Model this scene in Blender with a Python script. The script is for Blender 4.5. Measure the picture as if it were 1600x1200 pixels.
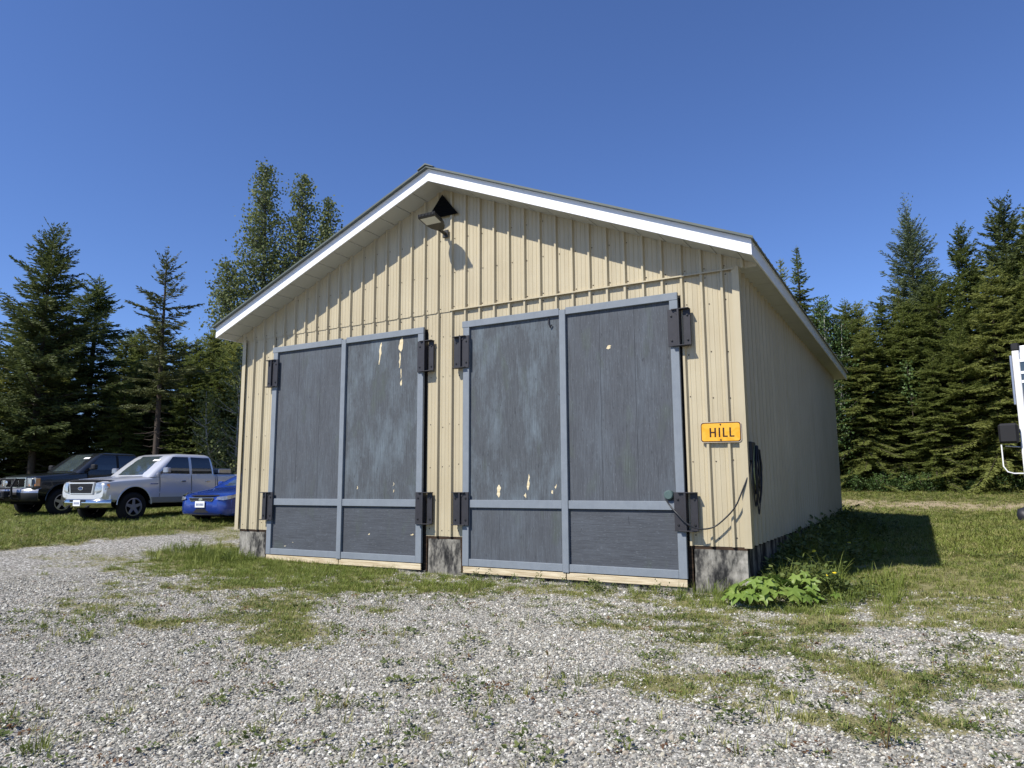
import bpy, bmesh, math, random
import numpy as np
from mathutils import Vector, Matrix

# ------------------------------------------------------------------ camera, sky, sun, exposure
for o in list(bpy.data.objects):
    bpy.data.objects.remove(o)
SC = bpy.context.scene
COL = SC.collection
CAM = np.array([2.1455, -10.3478, 0.8657])
cam_d = bpy.data.cameras.new("camera"); cam = bpy.data.objects.new("camera", cam_d); COL.objects.link(cam)
cam_d.sensor_width = 36.0; cam_d.sensor_fit = 'HORIZONTAL'; cam_d.lens = 1124.3 / 1600 * 36.0
cam_d.clip_start = 0.05; cam_d.clip_end = 2000
_r = Vector((0.86954, 0.49383, -0.00513)); _u = Vector((0.07302, -0.11829, 0.99029)); _f = Vector((-0.48843, 0.86147, 0.13892))
cam.matrix_world = Matrix(((_r.x, _u.x, -_f.x, CAM[0]), (_r.y, _u.y, -_f.y, CAM[1]), (_r.z, _u.z, -_f.z, CAM[2]), (0, 0, 0, 1)))
SC.camera = cam

SUN = Vector((0.26, 0.50, -0.622)).normalized()          # direction the light travels
elev = math.asin(-SUN.z)
world = bpy.data.worlds.new("World"); SC.world = world; world.use_nodes = True
wn = world.node_tree.nodes; wl = world.node_tree.links
bg = wn["Background"]
sky = wn.new("ShaderNodeTexSky"); sky.sky_type = 'NISHITA'; sky.sun_disc = False
sky.sun_elevation = elev
sky.sun_rotation = math.atan2(-SUN.x, -SUN.y)
sky.altitude = 700; sky.air_density = 1.0; sky.dust_density = 0.0; sky.ozone_density = 6.0
tint = wn.new("ShaderNodeMix"); tint.data_type = 'RGBA'; tint.blend_type = 'MULTIPLY'; tint.inputs[0].default_value = 1.0; tint.inputs[7].default_value = (0.97, 1.04, 1.32, 1)   # camera white balance
wl.new(sky.outputs[0], tint.inputs[6]); wl.new(tint.outputs[2], bg.inputs[0]); bg.inputs[1].default_value = 0.092
sun_d = bpy.data.lights.new("sun", 'SUN'); sun_d.energy = 5.0; sun_d.angle = math.radians(0.53); sun_d.color = (1.0, 0.955, 0.88)
sun = bpy.data.objects.new("sun", sun_d); COL.objects.link(sun)
sun.rotation_euler = SUN.to_track_quat('-Z', 'Y').to_euler(); sun.location = (-10, -20, 30)
SC.view_settings.view_transform = 'Standard'; SC.view_settings.look = 'None'
SC.view_settings.exposure = 0.36; SC.view_settings.gamma = 1.0; SC.view_settings.use_curve_mapping = False
SC.render.engine = 'CYCLES'
SC.cycles.max_bounces = 6; SC.cycles.diffuse_bounces = 3; SC.cycles.glossy_bounces = 3; SC.cycles.transparent_max_bounces = 6
SC.cycles.use_denoising = True

RNG = np.random.default_rng(7)
random.seed(7)

# ------------------------------------------------------------------ materials
MATS = {}
class NT:
    def __init__(s, name, rough=0.6, spec=0.3):
        s.m = bpy.data.materials.new(name); s.m.use_nodes = True
        s.n = s.m.node_tree.nodes; s.l = s.m.node_tree.links
        s.b = s.n["Principled BSDF"]; s.b.inputs["Roughness"].default_value = rough
        s.b.inputs["Specular IOR Level"].default_value = spec
        MATS[name] = s.m
    def link(s, a, b): s.l.new(a, b)
    def coord(s, kind="Object", scale=(1, 1, 1)):
        t = s.n.new("ShaderNodeTexCoord"); mp = s.n.new("ShaderNodeMapping"); mp.inputs["Scale"].default_value = scale
        s.link(t.outputs[kind], mp.inputs[0]); return mp.outputs[0]
    def pos(s, scale=(1, 1, 1)):
        t = s.n.new("ShaderNodeNewGeometry"); mp = s.n.new("ShaderNodeMapping"); mp.inputs["Scale"].default_value = scale
        s.link(t.outputs["Position"], mp.inputs[0]); return mp.outputs[0]
    def noise(s, vec, scale, detail=4, rough=0.55, dist=0.0):
        t = s.n.new("ShaderNodeTexNoise"); t.inputs["Scale"].default_value = scale; t.inputs["Detail"].default_value = detail
        t.inputs["Roughness"].default_value = rough; t.inputs["Distortion"].default_value = dist
        s.link(vec, t.inputs["Vector"]); return t.outputs[0]
    def ramp(s, fac, stops):
        t = s.n.new("ShaderNodeValToRGB"); e = t.color_ramp.elements
        while len(e) > 1: e.remove(e[0])
        for i, (p, c) in enumerate(stops):
            q = e[0] if i == 0 else e.new(p)
            q.position = p; q.color = (*c, 1) if len(c) == 3 else c
        s.link(fac, t.inputs[0]); return t.outputs[0]
    def mix(s, fac, a, b, mode='MIX'):
        t = s.n.new("ShaderNodeMix"); t.data_type = 'RGBA'; t.blend_type = mode
        for v, k in ((fac, 0), (a, 6), (b, 7)):
            if hasattr(v, 'default_value') or hasattr(v, 'is_linked'): s.link(v, t.inputs[k])
            elif k == 0: t.inputs[0].default_value = v
            else: t.inputs[k].default_value = (*v, 1)
        return t.outputs[2]
    def math(s, op, a, b=0.0):
        t = s.n.new("ShaderNodeMath"); t.operation = op
        for v, k in ((a, 0), (b, 1)):
            if hasattr(v, 'is_linked'): s.link(v, t.inputs[k])
            else: t.inputs[k].default_value = v
        return t.outputs[0]
    def bump(s, h, strength=0.3, dist=0.01):
        t = s.n.new("ShaderNodeBump"); t.inputs["Strength"].default_value = strength; t.inputs["Distance"].default_value = dist
        s.link(h, t.inputs["Height"]); s.link(t.outputs[0], s.b.inputs["Normal"])
    def color(s, c):
        if hasattr(c, 'is_linked'): s.link(c, s.b.inputs["Base Color"])
        else: s.b.inputs["Base Color"].default_value = (*c, 1)
    def rnd(s):
        return s.n.new("ShaderNodeObjectInfo").outputs["Random"]

def flat(name, col, rough=0.6, spec=0.3, metal=0.0, coat=0.0, var=0.12, scale=6.0):
    t = NT(name, rough, spec); v = t.noise(t.coord("Object"), scale, 4)
    t.color(t.mix(v, tuple(c * (1 - var) for c in col), tuple(min(1, c * (1 + var)) for c in col)))
    t.b.inputs["Metallic"].default_value = metal; t.b.inputs["Coat Weight"].default_value = coat; t.b.inputs["Coat Roughness"].default_value = 0.04
    return t.m

def mk_siding():
    t = NT("siding", 0.42, 0.35)
    p = t.pos()
    big = t.noise(p, 0.9, 4); st = t.noise(t.pos((9, 9, 0.35)), 1.0, 5); fine = t.noise(t.pos((40, 40, 2)), 1.0, 3)
    c = t.mix(t.ramp(big, [(0.3, (0, 0, 0)), (0.7, (1, 1, 1))]), (0.440, 0.376, 0.246), (0.500, 0.436, 0.296))
    c = t.mix(t.ramp(st, [(0.45, (0, 0, 0)), (0.8, (0.45, 0.45, 0.45))]), c, (0.34, 0.28, 0.17))
    c = t.mix(t.ramp(fine, [(0.60, (0, 0, 0)), (0.85, (0.25, 0.25, 0.25))]), c, (0.36, 0.27, 0.19))
    ru = t.noise(t.pos((14, 14, 0.9)), 1.0, 6, 0.7); c = t.mix(t.ramp(ru, [(0.64, (0, 0, 0)), (0.78, (0.5, 0.5, 0.5))]), c, (0.24, 0.165, 0.09))
    t.color(c); t.bump(t.noise(t.pos((3, 3, 0.8)), 2.2, 3), 0.22, 0.02)
mk_siding()

def mk_ply(name, base, hi, grain_axis, wear):
    t = NT(name, 0.75, 0.2)
    if grain_axis == 'z': g = t.pos((75, 75, 2.6)); s2 = t.pos((2.6, 2.6, 1.0)); s3 = t.pos((110, 110, 16))
    else: g = t.pos((2.6, 75, 75)); s2 = t.pos((1.1, 2.4, 2.4)); s3 = t.pos((16, 110, 110))
    gr = t.noise(g, 1.0, 6, 0.7, 0.8); bl = t.noise(s2, 1.0, 8, 0.72); fl = t.noise(s3, 1.0, 2, 0.5)
    c = t.mix(t.ramp(gr, [(0.36, (0, 0, 0)), (0.66, (1, 1, 1))]), tuple(x * 0.72 for x in base), tuple(x * 1.22 for x in base))
    w = t.math('MULTIPLY', t.ramp(bl, [(0.46, (0, 0, 0)), (0.70, (1, 1, 1))]), wear)
    w2 = t.math('MULTIPLY', w, t.ramp(gr, [(0.30, (0.25, 0.25, 0.25)), (0.62, (1, 1, 1))]))
    c = t.mix(w2, c, hi)
    c = t.mix(t.ramp(fl, [(0.62, (0, 0, 0)), (0.76, (0.45, 0.45, 0.45))]), c, (0.20, 0.225, 0.25))
    dk = t.noise(t.pos((26, 26, 9)), 1.0, 3, 0.5); c = t.mix(t.ramp(dk, [(0.68, (0, 0, 0)), (0.74, (0.6, 0.6, 0.6))]), c, tuple(x * 0.45 for x in base))
    gn = t.noise(t.pos((2.5, 2.5, 1.0)), 1.3, 4)
    c = t.mix(t.ramp(gn, [(0.58, (0, 0, 0)), (0.75, (0.28, 0.28, 0.28))]), c, (0.085, 0.115, 0.07))
    t.color(c); t.bump(gr, 0.45, 0.004)
mk_ply("ply_vertical", (0.080, 0.088, 0.099), (0.125, 0.15, 0.175), 'z', 0.55)
mk_ply("ply_worn", (0.080, 0.089, 0.098), (0.15, 0.185, 0.21), 'z', 1.05)
mk_ply("ply_horizontal", (0.072, 0.079, 0.090), (0.105, 0.12, 0.14), 'x', 0.5)

def mk_trim():
    t = NT("door_trim", 0.7, 0.25)
    g = t.noise(t.pos((6, 6, 6)), 1.0, 5, 0.65); f = t.noise(t.pos((30, 30, 4)), 1.0, 4)
    c = t.mix(g, (0.158, 0.182, 0.208), (0.235, 0.263, 0.292))
    c = t.mix(t.ramp(f, [(0.55, (0, 0, 0)), (0.75, (0.55, 0.55, 0.55))]), c, (0.17, 0.19, 0.22))
    t.color(c); t.bump(f, 0.3, 0.003)
mk_trim()

def mk_conc():
    t = NT("old_concrete", 0.9, 0.15)
    n1 = t.noise(t.pos((4.6, 4.6, 1.7)), 1.0, 6, 0.6); n2 = t.noise(t.pos((28, 28, 14)), 1.0, 5, 0.6)
    a = t.math('ADD', n1, t.math('MULTIPLY', t.math('SUBTRACT', n2, 0.5), 0.28))
    c = t.ramp(a, [(0.38, (0.022, 0.022, 0.022)), (0.46, (0.075, 0.072, 0.066)), (0.53, (0.19, 0.18, 0.155)), (0.66, (0.36, 0.34, 0.295))])
    t.color(c); t.bump(a, 0.6, 0.01)
mk_conc()
def mk_wood(name, a, b):
    t = NT(name, 0.8, 0.15); g = t.noise(t.pos((3, 20, 45)), 1.0, 5, 0.6)
    t.color(t.mix(t.ramp(g, [(0.35, (0, 0, 0)), (0.65, (1, 1, 1))]), a, b)); t.bump(g, 0.3, 0.004)
mk_wood("raw_board", (0.42, 0.33, 0.20), (0.66, 0.57, 0.40))
mk_wood("bare_wood", (0.58, 0.46, 0.26), (0.74, 0.66, 0.46))
mk_wood("dark_wood", (0.020, 0.014, 0.010), (0.060, 0.038, 0.024))
flat("white_metal", (0.86, 0.86, 0.86), 0.38, 0.4, var=0.03)
flat("soffit", (0.47, 0.47, 0.44), 0.5, 0.3, var=0.05, scale=2)
flat("roof_metal", (0.10, 0.115, 0.10), 0.45, 0.4, var=0.2)
flat("wall_core", (0.03, 0.028, 0.025), 0.9, 0.1)
flat("vent_black", (0.006, 0.006, 0.006), 0.9, 0.05)
flat("screw", (0.05, 0.032, 0.022), 0.6, 0.3)
flat("hinge_black", (0.028, 0.027, 0.031), 0.5, 0.4, var=0.35, scale=12)
flat("bolt_black", (0.012, 0.012, 0.013), 0.5, 0.4)
flat("lamp_body", (0.028, 0.027, 0.024), 0.45, 0.4)
flat("lamp_lens", (0.55, 0.56, 0.52), 0.35, 0.5, var=0.06)
flat("cable_black", (0.02, 0.021, 0.024), 0.45, 0.4)
flat("cable_green", (0.30, 0.34, 0.16), 0.5, 0.4)
flat("cable_grey", (0.22, 0.24, 0.26), 0.45, 0.4)
flat("disc_green", (0.075, 0.115, 0.11), 0.6, 0.3)
def mk_sign():
    t = NT("sign_orange", 0.42, 0.4); n = t.noise(t.pos(), 9, 4, 0.5, 1.0)
    t.color(t.mix(t.ramp(n, [(0.42, (0, 0, 0)), (0.56, (1, 1, 1))]), (0.72, 0.34, 0.012), (0.80, 0.40, 0.035)))
mk_sign()
flat("sign_black", (0.03, 0.012, 0.006), 0.5, 0.3)
flat("sign_edge", (0.55, 0.45, 0.33), 0.5, 0.3)

def mk_ground():
    t = NT("ground", 0.95, 0.1)
    att = t.n.new("ShaderNodeAttribute"); att.attribute_name = "cover"; cov = att.outputs["Fac"]
    att2 = t.n.new("ShaderNodeAttribute"); att2.attribute_name = "dry"; dry = att2.outputs["Fac"]
    p = t.pos()
    vo = t.n.new("ShaderNodeTexVoronoi"); vo.inputs["Scale"].default_value = 34; t.link(p, vo.inputs["Vector"])
    sep = t.n.new("ShaderNodeSeparateColor"); t.link(vo.outputs["Color"], sep.inputs[0])
    stone = t.ramp(sep.outputs[0], [(0.0, (0.13, 0.127, 0.12)), (0.3, (0.26, 0.255, 0.235)), (0.6, (0.39, 0.38, 0.345)), (0.85, (0.54, 0.525, 0.485)), (1.0, (0.68, 0.665, 0.62))])
    stone = t.mix(t.ramp(sep.outputs[1], [(0.7, (0, 0, 0)), (0.95, (0.4, 0.4, 0.4))]), stone, (0.27, 0.20, 0.165))
    gap = t.ramp(vo.outputs["Distance"], [(0.35, (1, 1, 1)), (0.75, (0.6, 0.59, 0.56))])
    stone = t.mix(1.0, stone, gap, 'MULTIPLY')
    big = t.noise(p, 0.7, 5); stone = t.mix(t.ramp(big, [(0.4, (0, 0, 0)), (0.75, (0.35, 0.35, 0.35))]), stone, (0.17, 0.16, 0.115))
    n1 = t.noise(p, 3.0, 5); n2 = t.noise(p, 22, 4); n3 = t.noise(p, 90, 2)
    soil = t.mix(n2, (0.13, 0.125, 0.052), (0.23, 0.215, 0.10))
    soil = t.mix(t.ramp(n1, [(0.40, (0, 0, 0)), (0.68, (1, 1, 1))]), soil, (0.25, 0.225, 0.12))
    soil = t.mix(t.ramp(n3, [(0.45, (0, 0, 0)), (0.75, (0.5, 0.5, 0.5))]), soil, (0.30, 0.28, 0.15))
    dr = t.mix(n2, (0.26, 0.205, 0.13), (0.46, 0.38, 0.27))
    f = t.math('ADD', cov, t.math('MULTIPLY', t.math('SUBTRACT', n2, 0.5), 0.9))
    f = t.ramp(f, [(0.34, (0, 0, 0)), (0.58, (1, 1, 1))])
    c = t.mix(f, stone, soil)
    fd = t.ramp(t.math('ADD', dry, t.math('MULTIPLY', t.math('SUBTRACT', n2, 0.5), 0.8)), [(0.4, (0, 0, 0)), (0.65, (1, 1, 1))])
    c = t.mix(fd, c, dr); t.color(c)
    hgt = t.math('ADD', t.math('MULTIPLY', vo.outputs["Distance"], -1.0), t.math('MULTIPLY', n3, 0.6))
    t.bump(hgt, 0.8, 0.02)
mk_ground()

def mk_stone():
    t = NT("gravel_stone", 0.85, 0.2); r = t.rnd()
    c = t.ramp(r, [(0.0, (0.09, 0.09, 0.087)), (0.16, (0.20, 0.198, 0.188)), (0.36, (0.32, 0.313, 0.29)), (0.55, (0.44, 0.43, 0.40)), (0.66, (0.38, 0.31, 0.255)), (0.73, (0.43, 0.40, 0.325)), (0.84, (0.60, 0.585, 0.545)), (1.0, (0.80, 0.79, 0.75))])
    n = t.noise(t.coord("Object"), 2.5, 4); c = t.mix(t.ramp(n, [(0.4, (0, 0, 0)), (0.7, (0.5, 0.5, 0.5))]), c, (0.30, 0.29, 0.26)); c = t.mix(1.0, c, (0.92, 0.91, 0.855), 'MULTIPLY'); t.color(c)
mk_stone()

def foliage(name, stops, transl=0.25, rough=0.6, spec=0.25, obj_noise=1.2, nvar=0.35, per_obj=True):
    t = NT(name, rough, spec)
    n = t.noise(t.coord("Object"), obj_noise, 5, 0.6)
    if per_obj:
        r = t.rnd(); f = t.math('ADD', t.math('MULTIPLY', r, 1 - nvar), t.math('MULTIPLY', n, nvar))
    else: f = n
    c = t.ramp(f, stops); t.color(c)
    tr = t.n.new("ShaderNodeBsdfTranslucent"); t.link(c, tr.inputs[0])
    mx = t.n.new("ShaderNodeMixShader"); mx.inputs[0].default_value = transl
    out = t.n["Material Output"]; t.link(t.b.outputs[0], mx.inputs[1]); t.link(tr.outputs[0], mx.inputs[2]); t.link(mx.outputs[0], out.inputs[0])
    return t.m
foliage("spruce_needles", [(0.15, (0.10, 0.13, 0.036)), (0.5, (0.172, 0.205, 0.052)), (0.85, (0.26, 0.28, 0.080))], 0.46)
foliage("fir_needles", [(0.15, (0.058, 0.082, 0.028)), (0.5, (0.098, 0.124, 0.040)), (0.85, (0.15, 0.172, 0.058))], 0.30, per_obj=False)
foliage("larch_needles", [(0.2, (0.10, 0.135, 0.065)), (0.6, (0.16, 0.195, 0.09)), (0.9, (0.23, 0.25, 0.12))], 0.25)
foliage("pine_needles", [(0.2, (0.07, 0.085, 0.032)), (0.6, (0.115, 0.128, 0.045)), (0.9, (0.17, 0.15, 0.065))], 0.22)
foliage("broad_leaf", [(0.3, (0.085, 0.115, 0.036)), (0.5, (0.155, 0.185, 0.066)), (0.7, (0.25, 0.26, 0.115))], 0.34, 0.6, 0.25, 9, 0.95)
foliage("birch_leaf", [(0.2, (0.06, 0.105, 0.03)), (0.6, (0.09, 0.15, 0.045)), (0.9, (0.13, 0.19, 0.06))], 0.3, 0.5, 0.3, 2.0, 0.6)
foliage("grass_blade", [(0.0, (0.14, 0.17, 0.036)), (0.40, (0.215, 0.24, 0.06)), (0.70, (0.32, 0.31, 0.115)), (1.0, (0.44, 0.40, 0.21))], 0.3, 0.6, 0.2, 3, 0.1)
foliage("grass_lush", [(0.0, (0.12, 0.165, 0.03)), (0.6, (0.195, 0.24, 0.05)), (1.0, (0.29, 0.31, 0.09))], 0.3, 0.6, 0.2, 3, 0.1)
foliage("grass_dry", [(0.0, (0.26, 0.22, 0.105)), (0.6, (0.37, 0.32, 0.17)), (1.0, (0.45, 0.40, 0.25))], 0.25, 0.7, 0.15, 3, 0.1)
foliage("weed_leaf", [(0.0, (0.075, 0.105, 0.028)), (0.6, (0.115, 0.15, 0.04)), (1.0, (0.18, 0.20, 0.065))], 0.25, 0.55, 0.3, 3, 0.1)
foliage("weed_red", [(0.0, (0.13, 0.065, 0.035)), (0.6, (0.17, 0.10, 0.05)), (1.0, (0.15, 0.14, 0.05))], 0.2, 0.6, 0.2, 3, 0.1)
foliage("palmate_leaf", [(0.0, (0.12, 0.20, 0.03)), (0.5, (0.18, 0.27, 0.05)), (1.0, (0.26, 0.33, 0.075))], 0.32, 0.45, 0.4, 6, 0.3)
flat("flower_yellow", (0.75, 0.58, 0.03), 0.6, 0.2)
flat("flower_white", (0.7, 0.7, 0.65), 0.7, 0.2)
flat("plant_stem", (0.13, 0.15, 0.05), 0.6, 0.2)
flat("bark", (0.075, 0.060, 0.048), 0.9, 0.1, var=0.5, scale=9)
flat("bark_grey", (0.13, 0.12, 0.105), 0.9, 0.1, var=0.5, scale=7)
flat("bark_birch", (0.33, 0.32, 0.28), 0.8, 0.15, var=0.4, scale=7)
# vehicles
flat("paint_silver", (0.68, 0.69, 0.71), 0.30, 0.5, 0.45, 0.8, 0.03)
flat("paint_black", (0.012, 0.014, 0.018), 0.25, 0.5, 0.0, 0.8, 0.1)
flat("paint_blue", (0.009, 0.038, 0.25), 0.25, 0.5, 0.2, 0.9, 0.06)
flat("paint_white", (0.82, 0.82, 0.82), 0.3, 0.5, 0.0, 0.6, 0.03)
flat("car_glass", (0.012, 0.015, 0.018), 0.04, 0.6, 0.0, 1.0, 0.1)
flat("glass_screen", (0.045, 0.06, 0.065), 0.05, 0.6, 0.0, 1.0, 0.4, 2.0)
flat("rubber", (0.013, 0.013, 0.014), 0.85, 0.2)
flat("black_plastic", (0.016, 0.016, 0.018), 0.6, 0.3)
flat("dark_under", (0.006, 0.006, 0.006), 0.9, 0.1)
flat("chrome", (0.62, 0.62, 0.60), 0.16, 0.5, 1.0, 0, 0.05)
flat("alloy", (0.42, 0.42, 0.44), 0.3, 0.5, 0.8, 0, 0.08)
flat("lamp_clear", (0.36, 0.38, 0.40), 0.12, 0.6, 0.5, 1.0, 0.6, 18)
flat("lamp_amber", (0.60, 0.20, 0.02), 0.2, 0.5, 0, 0.8)
flat("lamp_red", (0.35, 0.01, 0.01), 0.2, 0.5, 0, 0.8)
flat("plate_white", (0.78, 0.79, 0.80), 0.45, 0.4, var=0.03)
flat("plate_ink", (0.05, 0.08, 0.20), 0.5, 0.3)
flat("badge_blue", (0.02, 0.04, 0.13), 0.25, 0.5)
flat("paper_white", (0.8, 0.8, 0.78), 0.7, 0.2)
flat("rocker_grass_reflection", (0.30, 0.28, 0.22), 0.3, 0.5, 0.25, 0, 0.1)  # tan stands in for grass reflected in the rocker panel
flat("tarp_dark", (0.02, 0.02, 0.026), 0.5, 0.35, var=0.5)

# ------------------------------------------------------------------ mesh helpers
class MB:
    def __init__(s): s.v = []; s.f = []
    def add(s, vs, fs):
        k = len(s.v); s.v += [tuple(v) for v in vs]; s.f += [tuple(i + k for i in f) for f in fs]; return s
    def box(s, x0, x1, y0, y1, z0, z1):
        return s.add([(x0, y0, z0), (x1, y0, z0), (x1, y1, z0), (x0, y1, z0), (x0, y0, z1), (x1, y0, z1), (x1, y1, z1), (x0, y1, z1)],
                     [(0, 3, 2, 1), (4, 5, 6, 7), (0, 1, 5, 4), (1, 2, 6, 5), (2, 3, 7, 6), (3, 0, 4, 7)])
    def prism(s, poly, y0, y1):
        """poly (x,z) counter-clockwise seen from -y, extruded in y"""
        n = len(poly); vs = [(x, y0, z) for x, z in poly] + [(x, y1, z) for x, z in poly]
        fs = [tuple(range(n)), tuple(range(2 * n - 1, n - 1, -1))] + [(i, i + n, (i + 1) % n + n, (i + 1) % n) for i in range(n)]
        return s.add(vs, fs)
    def tube(s, pts, rads, n=8, cap=True):
        pts = [Vector(p) for p in pts]
        if not hasattr(rads, '__len__'): rads = [rads] * len(pts)
        vs = []; up = Vector((0, 0, 1)); prev = None
        for i, p in enumerate(pts):
            t = (pts[min(i + 1, len(pts) - 1)] - pts[max(i - 1, 0)]).normalized()
            if prev is None: a = t.cross(up if abs(t.z) < 0.9 else Vector((1, 0, 0))).normalized()
            else: a = (prev - t * prev.dot(t)).normalized()
            prev = a; b = t.cross(a)
            for k in range(n):
                an = 2 * math.pi * k / n; vs.append(p + (a * math.cos(an) + b * math.sin(an)) * rads[i])
        fs = [(i * n + k, i * n + (k + 1) % n, (i + 1) * n + (k + 1) % n, (i + 1) * n + k) for i in range(len(pts) - 1) for k in range(n)]
        if cap: fs += [tuple(range(n - 1, -1, -1)), tuple(range((len(pts) - 1) * n, len(pts) * n))]
        return s.add(vs, fs)
    def lathe(s, prof, axis='y', n=24, c=(0, 0, 0)):
        """prof list of (r, t): revolve around axis through c"""
        vs = []
        for r, t in prof:
            for k in range(n):
                a = 2 * math.pi * k / n; u, w = r * math.cos(a), r * math.sin(a)
                vs.append({'y': (c[0] + u, c[1] + t, c[2] + w), 'x': (c[0] + t, c[1] + u, c[2] + w), 'z': (c[0] + u, c[1] + w, c[2] + t)}[axis])
        m = len(prof)
        return s.add(vs, [(i * n + k, i * n + (k + 1) % n, (i + 1) * n + (k + 1) % n, (i + 1) * n + k) for i in range(m - 1) for k in range(n)])
    def grid(s, rows):
        m = len(rows[0]); vs = [p for r in rows for p in r]
        return s.add(vs, [(i * m + j, i * m + j + 1, (i + 1) * m + j + 1, (i + 1) * m + j) for i in range(len(rows) - 1) for j in range(m - 1)])
    def mesh(s, name, mat=None, smooth=None):
        me = bpy.data.meshes.new(name); me.from_pydata(s.v, [], s.f); me.update()
        if mat: me.materials.append(MATS[mat])
        if smooth:
            me.polygons.foreach_set("use_smooth", [True] * len(me.polygons)); me.set_sharp_from_angle(angle=math.radians(smooth))
        return me
    def build(s, name, mat, parent=None, smooth=None, bevel=0, recalc=True):
        me = s.mesh(name, mat, None)
        if recalc or bevel:
            bm = bmesh.new(); bm.from_mesh(me)
            if recalc: bmesh.ops.recalc_face_normals(bm, faces=bm.faces)
            if bevel:
                ed = [e for e in bm.edges if len(e.link_faces) == 2 and e.calc_face_angle(0) > 0.6]
                bmesh.ops.bevel(bm, geom=ed, offset=bevel, segments=1, affect='EDGES', profile=0.5)
            bm.to_mesh(me); bm.free()
        if smooth:
            me.polygons.foreach_set("use_smooth", [True] * len(me.polygons)); me.set_sharp_from_angle(angle=math.radians(smooth))
        return link(name, me, parent)
def link(name, me, parent=None, loc=None, rot=None, scale=None):
    o = bpy.data.objects.new(name, me); COL.objects.link(o)
    if parent is not None: o.parent = parent
    if loc is not None: o.location = loc
    if rot is not None: o.rotation_euler = rot
    if scale is not None: o.scale = scale if hasattr(scale, '__len__') else (scale,) * 3
    return o
def tag(o, label=None, cat=None, group=None, kind=None):
    if label: o["label"] = label
    if cat: o["category"] = cat
    if group: o["group"] = group
    if kind: o["kind"] = kind
    return o
def empty(name, loc=(0, 0, 0), rz=0.0, parent=None):
    o = bpy.data.objects.new(name, None); COL.objects.link(o); o.location = loc; o.rotation_euler = (0, 0, rz); o.empty_display_size = 0.2
    if parent is not None: o.parent = parent
    return o
def np_mesh(name, V, F, mat, smooth=False):
    """V (n,3), F (m,k) numpy"""
    me = bpy.data.meshes.new(name); k = F.shape[1]
    me.vertices.add(len(V)); me.vertices.foreach_set("co", np.asarray(V, np.float32).ravel())
    me.loops.add(F.size); me.loops.foreach_set("vertex_index", F.astype(np.int32).ravel())
    me.polygons.add(len(F)); me.polygons.foreach_set("loop_start", np.arange(0, F.size, k, dtype=np.int32))
    if smooth: me.polygons.foreach_set("use_smooth", np.ones(len(F), bool))
    me.materials.append(MATS[mat]); me.update(calc_edges=True); return me

# ------------------------------------------------------------------ ground
def vnoise(x, y, seed=0):
    xi = np.floor(x).astype(np.int64); yi = np.floor(y).astype(np.int64); xf = x - xi; yf = y - yi
    def h(a, b):
        n = (a * 374761393 + b * 668265263 + seed * 1274126177) & 0xffffffff
        n = ((n ^ (n >> 13)) * 1274126177) & 0xffffffff
        return ((n ^ (n >> 16)) & 0xffff) / 65535.0
    u = xf * xf * (3 - 2 * xf); v = yf * yf * (3 - 2 * yf)
    return (h(xi, yi) * (1 - u) + h(xi + 1, yi) * u) * (1 - v) + (h(xi, yi + 1) * (1 - u) + h(xi + 1, yi + 1) * u) * v
def fbm(x, y, s, seed=0, oct=4):
    t = 0; a = 0.5; tot = 0
    for k in range(oct):
        t = t + a * vnoise(x * s, y * s, seed + k); tot += a; a *= 0.5; s *= 2.1
    return t / tot
GP = np.array([(2.1, -10.3, -.70), (0, -6.6, -.68), (-2.5, -8, -.69), (2.5, -5.2, -.68), (-5, -.3, -.63), (-10.3, -.3, -.55), (0, -.4, -.66), (-14.3, -2.5, -.38),
    (-17.4, 2.3, -.06), (-19.2, 2.3, -.05), (-22, 2.8, -.03), (-13.8, 2.2, -.10), (2.55, 3.2, -.44), (2.25, 17, -.22), (1, 26.5, .72), (12, 25, .6), (6, 20, .08),
    (-29, 6, .3), (-30, 15, .6), (-10, 30, .9), (8, -5, -.66), (8, 5, -.40), (-8, -12, -.65), (-20, -8, -.35), (-5, 13, -.25), (-14, 12, .1), (3, -1.5, -.62), (-7, -5, -.67),
    (-45, 5, .6), (-40, 40, 1.4), (0, 50, 1.6), (40, 40, 1.2), (40, 0, -.2), (30, -40, -.5), (-40, -40, -.3), (0, -40, -.7), (1.5, 21.5, .18)])
def _tps():
    P = GP[:, :2]; n = len(P)
    d = np.linalg.norm(P[:, None] - P[None], axis=2); K = np.where(d > 0, d * d * np.log(np.maximum(d, 1e-9)), 0) + np.eye(n) * 1.0
    A = np.zeros((n + 3, n + 3)); A[:n, :n] = K; A[:n, n] = 1; A[:n, n + 1:] = P; A[n, :n] = 1; A[n + 1:, :n] = P.T
    return np.linalg.solve(A, np.concatenate([GP[:, 2], np.zeros(3)]))
_W = _tps()
def gz(x, y):
    x = np.asarray(x, float); y = np.asarray(y, float)
    sc = np.maximum(1, np.hypot(x, y) / 55.0); x2 = x / sc; y2 = y / sc
    z = _W[-3] + _W[-2] * x2 + _W[-1] * y2
    for (px, py, _), w in zip(GP, _W[:-3]):
        d2 = (x2 - px) ** 2 + (y2 - py) ** 2; z = z + w * 0.5 * d2 * np.log(np.maximum(d2, 1e-12))
    return z + 0.035 * (fbm(x, y, 0.8, 3) - 0.5) + 0.02 * (fbm(x, y, 3.0, 9, 3) - 0.5)
def gzs(x, y): return float(gz(np.array([x]), np.array([y]))[0])
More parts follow.
